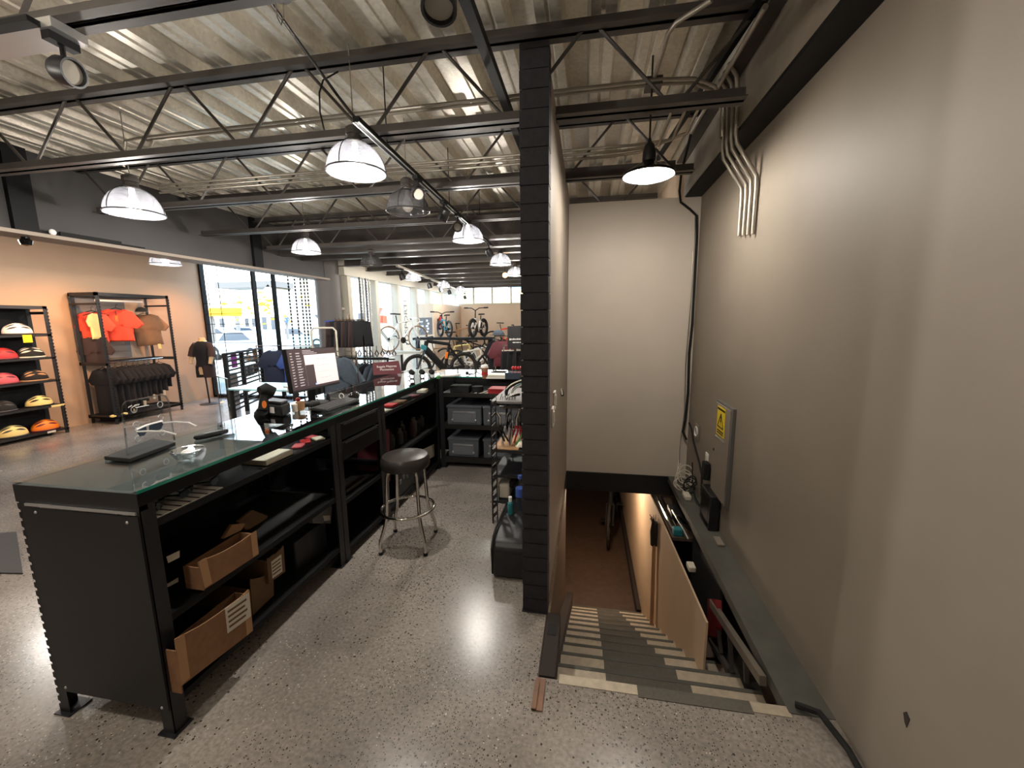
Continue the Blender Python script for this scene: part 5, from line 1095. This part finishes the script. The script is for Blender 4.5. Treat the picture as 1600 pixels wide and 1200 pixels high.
# low glass display table beyond the counter
P = [at(404, 611, z=.9), at(409, 604, z=.9), at(455, 596, z=.9), at(456, 602, z=.9)]; cx = sum(P, Vector())/4
t = thing('display_table', 'low display table with glass top coloured like reflected sky, seen beyond the printer', 'table', (cx.x, cx.y, 0))
x0, y0_ = P[0].x, P[0].y; MB().box(cx.x-.45, cx.x+.45, cx.y-.25, cx.y+.25, .88, .9).build('table_top', 'skyblue', t, bevel=.004)  # pale blue colour stands in for sky reflected in the glass
for sx in (-.42, .42):
    for sy in (-.22, .22): MB().box(cx.x+sx-.02, cx.x+sx+.02, cx.y+sy-.02, cx.y+sy+.02, 0, .88).build('leg', 'rubber', t)
MB().box(cx.x-.42, cx.x+.42, cx.y-.22, cx.y+.22, .3, .33).build('shelf', 'rubber', t)
for k in range(5): tag(MB().box(cx.x-.4+.17*k, cx.x-.28+.17*k, cx.y-.2, cx.y-.05, .3305, .42+.04*(k % 2)).build('product_box', ('skyblue', 'white', 'darkgrey', 'offwhite', 'skyblue')[k], bevel=.004), ('first', 'second', 'third', 'fourth', 'fifth')[k]+' small box from the left on the low display table shelf', 'box')

# ================================================================ CLOTHES STANDS BY THE FACADE
q = at(546, 500, y=6.4); zt = q.z
t = thing('clothes_stand', 'chrome clothes stand of dark shorts in front of the round column', 'clothes stand', (q.x, q.y, 0))
MB().tube([(q.x, q.y, 0), (q.x, q.y, zt+.1)], .018, 10).build('pole', 'chrome', t); MB().box(q.x-.27, q.x+.27, q.y-.015, q.y+.015, zt-.01, zt+.01).build('arm', 'chrome', t); MB().box(q.x-.25, q.x+.25, q.y-.2, q.y+.2, 0, .02).build('base', 'cage', t)
for k in range(8):
    c = Vector((q.x-.24+.068*k, q.y-.03, zt-.03)); g = thing('hanging_shorts', 'dark cycling shorts in the row on the chrome stand before the round column', 'shorts', c, 'dark shorts on the chrome stand')
    MB().pillow(pants_outline(.85), .035, (0, -.2)).rot(RZ(.9+.1*(k % 3)), (0, 0, 0), c).build('cloth', ('clothbrown', 'cloth')[k % 2], g); MB().tube([c+Vector((-.09, -.06, .0)), c+Vector((0, 0, .015)), c+Vector((.09, .06, 0))], .006, 5).tube([c, c+Vector((0, 0, .07))], .003, 5).build('hanger', 'rubber', g)
q2 = at(517, 517, y=6.9); t = thing('blue_banner', 'blue banner flag in front of the round column', 'banner', (q2.x, 6.9, 0)); MB().slab([at(507, 501, y=6.9), at(525, 500, y=6.9), at(521, 532, y=6.9), at(515, 534, y=6.9)], (0, .03, 0)).build('flag', 'blue', t)
f_ = at(508, 501, y=6.9); MB().tube([(f_.x, 6.915, 0), (f_.x, 6.915, f_.z)], .012, 8).build('pole', 'rubber', t)
q = at(572, 556, y=5.6); t = thing('clothes_table', 'black framed glass table rail of grey jackets behind the monitor', 'clothes rail', (q.x, q.y, 0)); zt = q.z
x0, x1 = at(536, 560, y=5.6).x, at(614, 560, y=5.6).x
MB().box(x0, x1, 5.45, 5.95, zt-.012, zt).build('glass_top', 'acryledge', t)
for x in (x0+.02, x1-.02):
    for y in (5.47, 5.93): MB().box(x-.012, x+.012, y-.012, y+.012, 0, zt-.012).build('leg', 'rubber', t)
MB().box(x0, x1, 5.46, 5.48, zt-.04, zt-.012).build('front_rail', 'rubber', t); MB().tube([(x0+.02, 5.7, zt-.06), (x1-.02, 5.7, zt-.06)], .012, 8).build('hanging_rail', 'chrome', t)
for k in range(7): garment((x0+.1+.085*k, 5.7, zt-.14), 1.35+.04*(k % 3), 'grey blue jacket hanging under the black framed glass table', 'clothgrey' if k % 3 else 'cloth', .40, .62, .03, name='jacket', cat='jacket', group='grey jackets under the glass table')
q = at(526, 559, y=5.1); garment((q.x, q.y, q.z), .25, 'grey blue jacket hanging in front, just right of the monitor', 'clothgrey', .4, .75, .07, name='jacket', cat='jacket', sleeve=.3); qz = q.z; rail_stand(at(505, 545, y=5.1).x-.3, q.x+.3, q.y, q.z+.088, 'short chrome garment rail of the grey blue jacket by the monitor')
q = at(505, 545, y=5.1); q.z = qz; garment((q.x, q.y, q.z), .1, 'black and red jacket peeking above the monitor', 'cloth', .4, .6, .07, name='jacket', cat='jacket'); tag(MB().ell(q+Vector((0, -.08, -.02)), .07, .02, .05).build('red_patch', 'red'), 'red collar patch above the monitor', 'patch')
q = at(508, 522, y=6.1); tag(MB().tube([Vector((q.x-.25, q.y, 0)), q+Vector((-.25, 0, .05)), q+Vector((-.2, 0, .1)), q+Vector((.15, 0, .1)), q+Vector((.2, 0, .05)), Vector((q.x+.2, q.y, 0))], .016, 8).build('chrome_hoop', 'frame'), 'pale metal hoop frame above the monitor', 'hoop')
for k in range(7):
    q = at(562+9*k, 556, y=6.0); tag(MB().tube([q+Vector((-.05, 0, 0)), q+Vector((0, 0, .09)), q+Vector((.05, 0, 0))], .012, 6).tube([q+Vector((0, 0, .09)), q+Vector((0, 0, .16))], .005, 5).build('hanger', 'clothbrown'), 'dark hanger standing in the row above the glass table', 'hanger', 'hangers above the glass table')

# ================================================================ BICYCLES
def bike(c, rz, label, col, s=1.0, R=.36, wb=1.08, fat=.028, ty=.028, tyre='tyre', fork='rubber', bar='flat', saddle_h=.95, rise=0, roll=0, ebike=False, cat='bicycle', group=None):
    c = Vector(c); t = thing('bicycle', label, cat, c, group); Q = RZ(rz)
    P = lambda x, z, y=0: c+Q @ Vector((x*s, y*s, z*s))
    rw, fw = (-wb/2, R), (wb/2, R); bb = (-wb*.08, R*.86); st = (-wb*.2, saddle_h*.78); ht = (wb*.28, saddle_h*.86); hb = (wb*.315, saddle_h*.70)
    Ry = Q @ RX(pi/2)
    for w_ in (rw, fw):
        tw = MB().torus(P(*w_), (R-ty)*s, ty*s, Ry, 36, 8).build('tyre', tyre, t)
        MB().torus(P(*w_), (R-2.2*ty)*s, ty*.55*s, Ry, 32, 6).build('rim', 'cage', tw); m = MB()
        for k in range(14): a = 2*pi*k/14; m.tube([P(*w_), P(w_[0]+(R-2*ty)*cos(a), w_[1]+(R-2*ty)*sin(a))], .0028*s, 4)
        m.build('spokes', 'alu', tw); MB().lathe([(.03*s, -.035*s), (.03*s, .035*s)], P(*w_), 12, Ry).build('hub', 'rubber', tw)
    m = MB().tube([P(*bb), P(*hb)], [fat*s*(1.9 if ebike else 1.1)]*2, 10).tube([P(*st), P(*ht)], fat*s*.9, 10).tube([P(*bb), P(*st)], fat*s*.85, 10).tube([P(*ht), P(*hb)], fat*s*1.15, 10)
    for sg in (-1, 1): m.tube([P(*bb, sg*.04), P(*rw, sg*.06)], .013*s*fat/.02, 8).tube([P(st[0], st[1]*.93, sg*.03), P(*rw, sg*.06)], .010*s*fat/.02, 8)
    if ebike: m.tube([P(bb[0]-.05, bb[1]), P(bb[0]+.1, bb[1]+.02)], [.085*s, .075*s], 12)
    m.build('frame', col, t); m = MB()
    for sg in (-1, 1): m.tube([P(hb[0]+.01, hb[1]-.03, sg*.055), P(*fw, sg*.055)], .018*s, 8)
    m.tube([P(hb[0]+.01, hb[1]-.03, -.055), P(hb[0]+.01, hb[1]-.03, .055)], .02*s, 8); m.build('fork', fork, t)
    top = (ht[0]-.02, ht[1]+.06+rise)
    MB().tube([P(*ht), P(*top)], .016*s, 8).build('stem', 'rubber', t)
    hbm = MB()
    if bar == 'drop':
        for sg in (-1, 1): hbm.tube([P(*top), P(top[0]+.05, top[1], sg*.19), P(top[0]+.13, top[1]-.02, sg*.21), P(top[0]+.14, top[1]-.1, sg*.215), P(top[0]+.05, top[1]-.14, sg*.22)], .013*s, 8)
    else:
        for sg in (-1, 1): hbm.tube([P(*top), P(top[0]-.01, top[1]+.02+rise*.3, sg*.12), P(top[0]-.05, top[1]+.03+rise*.3, sg*.36)], .013*s, 8)
    hb_ = hbm.build('handlebar', 'rubber' if bar != 'drop' else 'white', t)
    if bar != 'drop':
        for sg in (-1, 1): MB().tube([P(top[0]-.035, top[1]+.027+rise*.3, sg*.25), P(top[0]-.05, top[1]+.03+rise*.3, sg*.37)], .02*s, 8).build('grip', 'rubber', hb_)
    sp = (st[0]-.035, saddle_h); MB().tube([P(*st), P(*sp)], .014*s, 8).build('seat_post', 'rubber', t)
    o = MB().slab([P(sp[0]+.15, sp[1]+.01, y) for y in (-.018,)]+[P(sp[0]-.12, sp[1]+.02, -.07), P(sp[0]-.13, sp[1]+.02, .07), P(sp[0]+.15, sp[1]+.01, .018)], (0, 0, .035*s)); o.build('saddle', 'rubber', t, bevel=.012*s)
    MB().lathe([(.085*s, -.004), (.085*s, .004)], P(*bb, -.07), 20, Ry).build('chainring', 'cage', t)
    for g in (1, -1):
        cr = MB().tube([P(*bb, -g*.08), P(bb[0]+g*.12, bb[1]-g*.11, -g*.09)], .011*s, 8).build('crank_arm', 'cage', t)
        MB().obox(P(bb[0]+g*.12, bb[1]-g*.11, -g*.13), (.08*s, .09*s, .02*s), Q).build('pedal', 'rubber', cr)
    return t
fwp, rwp = at(657, 577, y=9.7), at(720, 577, y=10.3); mid = (fwp+rwp)/2; ang = math.atan2(fwp.y-rwp.y, fwp.x-rwp.x)
eb = bike((mid.x, mid.y, .075), ang, 'big black electric mountain bike standing beyond the counter corner', 'rubber', R=.375, wb=1.22, fat=.048, ty=.036, fork='cage', saddle_h=1.24, ebike=True, rise=.02)
tag(MB().box(mid.x-.5, mid.x+.5, mid.y-.2, mid.y+.2, 0, .072).build('bike_plinth', 'offwhite'), 'low pale plinth under the black electric bike', 'plinth')
P_ = at(697, 560, y=9.85); tag(MB().tube([P_, P_+Vector((.03, 0, .16))], .035, 12).build('bottle_orange', 'orange'), 'orange bottle held in the electric bike frame', 'bottle')
q = at(662, 543, y=9.6); tag(MB().obox(q, (.16, .03, .12), RY(.3)).build('number_plate', 'teal', bevel=.02), 'teal plate hanging at the front of the electric bike', 'plate')
fwp, rwp = at(642, 529, y=10.6), at(620, 528, y=10.2); mid = (fwp+rwp)/2; dx = fwp-rwp
bike((mid.x, mid.y, mid.z-.34), math.atan2(dx.y, dx.x), 'white road bike raised on a stand against the bright windows', 'white', R=.34, wb=.95, fat=.02, ty=.014, tyre='tan', fork='white', bar='drop', saddle_h=.95)
t = thing('bike_stand', 'pale metal stand and rail carrying the white road bike', 'stand', (mid.x, mid.y, 0)); zb = mid.z-.34
MB().box(mid.x-.7, mid.x+.5, mid.y-.12, mid.y+.12, zb-.07, zb-.002).build('deck', 'frame', t)
for x in (-.6, .4): MB().box(mid.x+x-.03, mid.x+x+.03, mid.y-.03, mid.y+.03, 0, zb-.07).build('post', 'frame', t)
# raised shelf with the two children's bikes
z = at(700, 527, y=11.5).z; xl, xr = at(650, 527, y=11.5).x, at(772, 527, y=11.5).x
t = thing('bike_shelf', 'long black raised shelf carrying the two small bikes', 'shelf', ((xl+xr)/2, 11.5, 0)); MB().box(xl, xr, 11.25, 11.75, z-.07, z).build('deck', 'rubber', t)
for x in (xl+.05, xr-.12): MB().box(x-.05, x+.05, 11.45, 11.55, 0, z-.07).build('post', 'rubber', t)
MB().bar((xr-.9, 11.5, z-.07), (xr-.12, 11.5, z-.35), .03, .03).build('brace', 'rubber', t)
q = at(691, 527, y=11.5); bike((q.x+.08, 11.5, z), 2.3, 'small blue child bike on the left of the raised shelf', 'teal', R=.245, wb=.66, fat=.022, ty=.03, saddle_h=.6, rise=.10)
q = at(748, 527, y=11.5); bike((q.x, 11.5, z), -1.75, 'small white fat-tyred child bike facing us on the raised shelf', 'white', R=.27, wb=.72, fat=.022, ty=.042, saddle_h=.62, rise=.16, fork='white')
for k, (px, y, col, l, a) in enumerate(((688, 12.3, 'tan', 'tan orange bike under the raised shelf, leftmost', .2), (720, 13.4, 'paleyellow', 'pale yellow bike under the raised shelf, second', .3), (752, 12.2, 'white', 'white bike under the raised shelf, third', .1), (735, 11.1, 'offwhite', 'pale bike in front of the raised shelf, behind the electric bike', .05), (724, 15.2, 'tan', 'tan bike against the far wall behind the small blue one', .1), (792, 15.2, 'redorange', 'red bike against the far wall right of the small white one', .1))):
    q = at(px, 560, y=y); bike((q.x, y, .55 if k in (4, 5) else .03), a, l, col, R=.35, wb=1.05, ty=.02)
tag(MB().box(-4.6, at(792, 560, y=15.2).x+.8, 14.9, 15.6, 0, .548).build('bike_plinth', 'beige'), 'beige platform under the far wall bikes', 'plinth')
q = at(775, 560, y=10.6); tag(MB().box(q.x-.07, q.x+.07, 10.55, 10.75, 0, at(775, 530, y=10.6).z).build('grey_post', 'crateb'), 'pale grey square post right of the raised bike shelf', 'post')
q = at(957, 852, z=-2.0); bike((q.x, q.y+.5, -2.0), -pi/2-.12, 'dark bike standing in the dark basement below the black lintel', 'rubber', R=.35, wb=1.05, ty=.02, rise=.04)
# notice board, extinguisher
A = [at(644, 497, y=12.88), at(674, 496, y=12.88), at(675, 522, y=12.88), at(645, 524, y=12.88)]
t = thing('notice_board', 'grey board with pale labels on the beige wall behind the white bike', 'notice board', sum(A, Vector())/4); MB().slab(A, (0, .015, 0)).build('board', 'midgrey', t)
for i, (u, v, w_, h_) in enumerate(((.1, .2, .45, .07), (.38, .45, .2, .09), (.1, .62, .3, .06), (.72, .12, .1, .12), (.78, .3, .1, .12), (.7, .45, .12, .1), (.76, .6, .1, .12), (.72, .78, .1, .1))):
    f = lambda a_, b_: A[0].lerp(A[1], a_).lerp(A[3].lerp(A[2], a_), b_)-Vector((0, .004, 0)); MB().slab([f(u, v), f(u+w_, v), f(u+w_, v+h_), f(u, v+h_)], (0, .003, 0)).build('label_strip', 'white', t)
q = at(683, 503, x=-4.9); q.y = 13.25; q.x = -4.86; t = thing('fire_extinguisher', 'red fire extinguisher on the beige corner wall beside the notice board', 'extinguisher', q); q = Vector((-4.835, q.y, q.z-.2)); MB().lathe([(.07, 0), (.075, .02), (.075, .32), (.03, .38), (0, .38)], q, 16).build('tank', 'red', t); MB().box(q.x-.02, q.x+.05, q.y-.02, q.y+.02, q.z+.38, q.z+.43).build('valve', 'rubber', t)
MB().box(-4.948, -4.905, q.y-.03, q.y+.03, q.z+.1, q.z+.3).build('bracket', 'cage', t)
zz_ = at(785, 538, y=7.2).z+.145
# ---- right foreground of the far shop: shirts and black sign
q = at(785, 538, y=7.2); garment((q.x, q.y, q.z+.06), .15, 'dark red T-shirt with a small white emblem hanging near the pillar', 'maroon', .34, .46, .05); tag(MB().obox((q.x+.03, q.y-.06, q.z-.13), (.05, .004, .07)).build('shirt_emblem', 'offwhite'), 'small white emblem on the chest of the dark red T-shirt', 'emblem')
q = at(779, 540, y=7.2); garment((q.x-.05, 7.26, zz_-.085), .15, 'black long shirt behind the dark red T-shirt', 'cloth', .30, .58, .03)
q = at(779, 523, y=7.3); t = thing('cycling_cap', 'dark grey cap on a peg above the dark red T-shirt', 'cap', q); MB().ell(q, .11, .1, .09, 18, 7, 0).build('crown', 'clothgrey', t); MB().box(q.x-.14, q.x+.14, q.y-.13, q.y-.03, q.z-.008, q.z).build('brim', 'darkgrey', t, bevel=.003)
t = thing('clothes_rail', 'chrome rail stand holding the dark red T-shirt and black trousers near the pillar', 'clothes rail', (-.75, 7.2, 0))
zz = at(785, 538, y=7.2).z+.145; x0 = at(774, 540, y=7.3).x; MB().tube([(x0, 7.2, zz), (-.45, 7.2, zz)], .012, 8).build('rail', 'chrome', t); MB().tube([(-.6, 7.2, 0), (-.6, 7.2, zz)], .014, 8).build('pole', 'chrome', t); MB().tube([(x0+.02, 7.2, 0), (x0+.02, 7.2, zz)], .014, 8).build('pole', 'chrome', t)
A = [at(793, 510, y=6.3), at(830, 508, y=6.3), at(830, 545, y=6.3), at(793, 545, y=6.3)]
t = thing('shop_sign', 'black hanging sign with two lines of white lettering beside the pillar', 'sign', sum(A, Vector())/4); MB().slab(A, (0, .03, 0)).build('board', 'blackpaint', t)
m = MB(); f = lambda u, v: A[0].lerp(A[1], u).lerp(A[3].lerp(A[2], u), v)-Vector((0, .003, 0))
for u0, u1, v0, v1 in ((.08, .15, .54, .62), (.17, .22, .55, .61), (.24, .30, .54, .61), (.32, .37, .55, .61), (.39, .45, .54, .61), (.47, .53, .55, .61), (.55, .6, .54, .61), (.62, .68, .55, .61), (.22, .34, .70, .74), (.36, .50, .70, .74), (.52, .66, .70, .74)): m.slab([f(u0, v0), f(u1, v0), f(u1, v1), f(u0, v1)], (0, .002, 0))
m.build('lettering', 'white', t)
MB().box(A[0].x+.1, A[0].x+.13, 6.3, 6.33, 0, A[3].z).build('pole', 'rubber', t)
q = at(806, 548, y=6.5); rail_stand(q.x-.2, q.x+.3, 6.5, q.z+.085, 'chrome rail of black trousers below the black sign')
for k in range(3):
    q = at(797+9*k, 548, y=6.5); g = thing('hanging_trousers', ('left', 'middle', 'right')[k]+' black trousers hanging below the black sign', 'trousers', q); MB().pillow(pants_outline(.8), .05, (0, -.2)).rot(RZ(.6), (0, 0, 0), q).build('cloth', 'cloth', g); MB().tube([q+Vector((-.08, 0, 0)), q+Vector((.08, 0, 0))], .012, 6).tube([q, q+Vector((0, 0, .08))], .004, 5).build('hanger', 'offwhite', g)

# ================================================================ OUTSIDE
struct(MB().box(-90, -5.35, 7.9, 120, -.35, -.15).box(-5.35, 40, 16.4, 120, -.35, -.15).box(-90, -8.6, -30, 7.9, -.35, -.15).build('ground_outside', 'asphalt'))
m = MB(); n = 40
ridge = [(-95+5*i, 5.5+3*sin(i*.5)+1.6*sin(i*1.3)) for i in range(n)]
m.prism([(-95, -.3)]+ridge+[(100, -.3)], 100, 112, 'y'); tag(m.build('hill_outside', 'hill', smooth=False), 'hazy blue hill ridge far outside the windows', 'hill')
def building(px0, px1, pyt, y, m, label, depth=6, win=True, name='building_outside'):
    x0, x1, zt = at(px0, 480, y=y).x, at(px1, 480, y=y).x, at((px0+px1)/2, pyt, y=y).z
    t = thing(name, label, 'building', ((x0+x1)/2, y, -.15)); MB().box(x0, x1, y, y+depth, -.15, zt).build('wall', m, t); MB().box(x0-.2, x1+.2, y-.2, y+depth+.2, zt, zt+.25).build('roof', 'offwhite', t)
    if win:
        n = max(2, int((x1-x0)/2.5))
        for r in range(max(1, int(zt/3))):
            for i in range(n): u = x0+(x1-x0)*(i+.25)/n; MB().box(u, u+(x1-x0)/n*.5, y-.05, y, .9+3*r, 2.2+3*r).build('window', 'glassdk', t)
    return t
building(322, 352, 462, 48, 'bldg', 'low cream house far outside at the left of the big window'); building(350, 380, 455, 55, 'white', 'white house on the far slope outside'); building(378, 400, 460, 50, 'bldg', 'cream house outside behind the window post')
building(404, 432, 448, 38, 'white', 'white building outside with dark windows right of the window post'); building(436, 470, 470, 45, 'bldgor', 'tan building outside behind the yellow tree', win=False); building(470, 500, 440, 30, 'bldg', 'cream building outside beside the round column')
building(536, 573, 452, 26, 'white', 'white building seen through the first facade pane'); building(578, 612, 447, 34, 'bldg', 'cream striped building seen through the second facade pane'); building(614, 640, 452, 44, 'white', 'pale building seen through the third facade pane')
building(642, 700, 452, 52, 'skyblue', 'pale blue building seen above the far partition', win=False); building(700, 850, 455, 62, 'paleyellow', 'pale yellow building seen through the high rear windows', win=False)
P = [at(326, 481, y=24), at(366, 481, y=24), at(366, 494, y=24), at(326, 494, y=24)]; t = thing('street_sign_board', 'bright orange sign panel outside the big window', 'sign', sum(P, Vector())/4); MB().slab(P, (0, .6, 0)).build('panel', 'bldgor', t)
for p_ in (P[2], P[3]): MB().box(p_.x-.08, p_.x+.08, 24.1, 24.3, -.15, p_.z).build('post', 'midgrey', t)
P = [at(440, 494, y=20), at(451, 494, y=20), at(451, 504, y=20), at(440, 504, y=20)]; t = thing('street_sign_board', 'small blue sign panel outside below the yellow tree', 'sign', sum(P, Vector())/4); MB().slab(P, (0, .1, 0)).build('panel', 'blue', t); MB().box(P[2].x-.3, P[2].x-.2, 20.1, 20.2, -.15, P[2].z).build('post', 'midgrey', t)
P = [at(584, 480, y=16), at(606, 482, y=16), at(606, 505, y=16), at(584, 504, y=16)]; t = thing('street_sign_board', 'red poster panel outside the second facade pane', 'sign', sum(P, Vector())/4); m = MB(); f = lambda u, v: P[0].lerp(P[1], u).lerp(P[3].lerp(P[2], u), v)
for u0, u1, v0, v1 in ((0, .12, 0, 1), (.2, .32, 0, 1), (.2, .5, .0, .12), (.45, .55, .5, 1), (.62, 1, .5, 1), (.3, .5, .85, 1), (.0, .3, .0, .1)): m.slab([f(u0, v0), f(u1, v0), f(u1, v1), f(u0, v1)], (0, .15, 0))
m.build('panel', 'bldgred', t); MB().box(P[3].x, P[2].x, 16.2, 16.3, -.15, P[0].z).build('backing', 'white', t)
# grey lettering up the third facade pane
for_ = thing('window_lettering', 'grey vertical window lettering on the third facade pane', 'lettering', (-5.235, 11.4, 1.2)); text('DEPORTES', .30, (-5.235, 11.42, 1.75), facing((1, 0, 0), (0, -1, 0)), 'midgrey', for_, 'letters')
# sloping steel stair outside and yellow tree
a, b = at(432, 450, y=13), at(474, 497, y=13); t = thing('outside_stair', 'sloping grey stair stringer outside right of the yellow tree', 'stair', (a.x, 13, -.15)); MB().bar(a, b+(b-a)*.5, 1.0, .25).build('stringer', 'frame', t); MB().box(a.x-2, a.x+.3, 12.5, 13.5, a.z, a.z+.2).build('landing', 'midgrey', t); MB().box(a.x-.1, a.x+.1, 12.9, 13.1, -.15, a.z).build('post', 'frame', t)
a, b = at(586, 505, x=-6.6), at(612, 540, x=-6.6); tag(MB().bar(a, b, .06, .08).box(b.x-.05, b.x+.05, b.y-.05, b.y+.05, -.15, b.z).build('handrail_outside', 'frame'), 'diagonal pale handrail outside the second facade pane', 'handrail')
q = at(433, 482, y=17); t = thing('tree_outside', 'small tree with yellow leaves outside the big window', 'tree', (q.x, 17, -.15)); MB().tube([(q.x, 17, -.15), (q.x+.1, 17, 1.2), (q.x, 17, q.z)], [.12, .09, .05], 8).build('trunk', 'wood', t); m = MB()
for k in range(170):
    c = Vector((q.x+rnd.gauss(0, .75), 17+rnd.gauss(0, .5), q.z+rnd.gauss(.1, .32))); r = rnd.uniform(.08, .17); R = RZ(rnd.uniform(0, 6)) @ RX(rnd.uniform(0, 3)); m.add([c+R @ Vector(v) for v in ((-r, 0, 0), (0, -r*.5, 0), (r, 0, 0), (0, r*.5, 0))], [(0, 1, 2, 3)])
m.build('foliage', 'leafyel', t, smooth=False)['kind'] = 'stuff'
def car(c, rz, label, m):
    c = Vector(c); t = thing('car', label, 'car', c); R = RZ(rz); prof = [(-2.1, .25), (2.1, .25), (2.15, .6), (1.95, .78), (1.15, .9), (.5, 1.38), (-.9, 1.42), (-1.6, 1.0), (-2.1, .92), (-2.15, .5)]
    MB().prism(prof, -.82, .82, 'y').rot(R, (0, 0, 0), c).build('body', m, t, bevel=.06); gl = [(1.0, .93), (.47, 1.32), (-.85, 1.36), (-1.4, 1.0)]
    MB().prism(gl, -.83, .83, 'y').rot(R, (0, 0, 0), c).build('side_window', 'glassdk', t)
    for x in (-1.35, 1.35):
        for y in (-.75, .75): MB().lathe([(.2, -.1), (.33, -.1), (.33, .1), (.2, .1), (.2, -.1)], c+R @ Vector((x, y, .33)), 20, R @ RX(pi/2)).lathe([(.0, -.06), (.21, -.06), (.21, .06), (0, .06)], c+R @ Vector((x, y, .33)), 16, R @ RX(pi/2)).build('wheel', 'rubber', t)
    return t
for px, y, a, l, m in ((388, 17.5, 2.9, 'silver car parked closest outside the big window', 'carsil'), (345, 30, .1, 'white car parked farther outside, left', 'carwhite'), (392, 33, .2, 'silver car parked farther outside, right', 'carsil'), (470, 26, .3, 'pale blue car outside behind the shutter chains', 'skyblue')):
    q = at(px, 530, y=y); car((q.x, y, -.15), a, l, m)
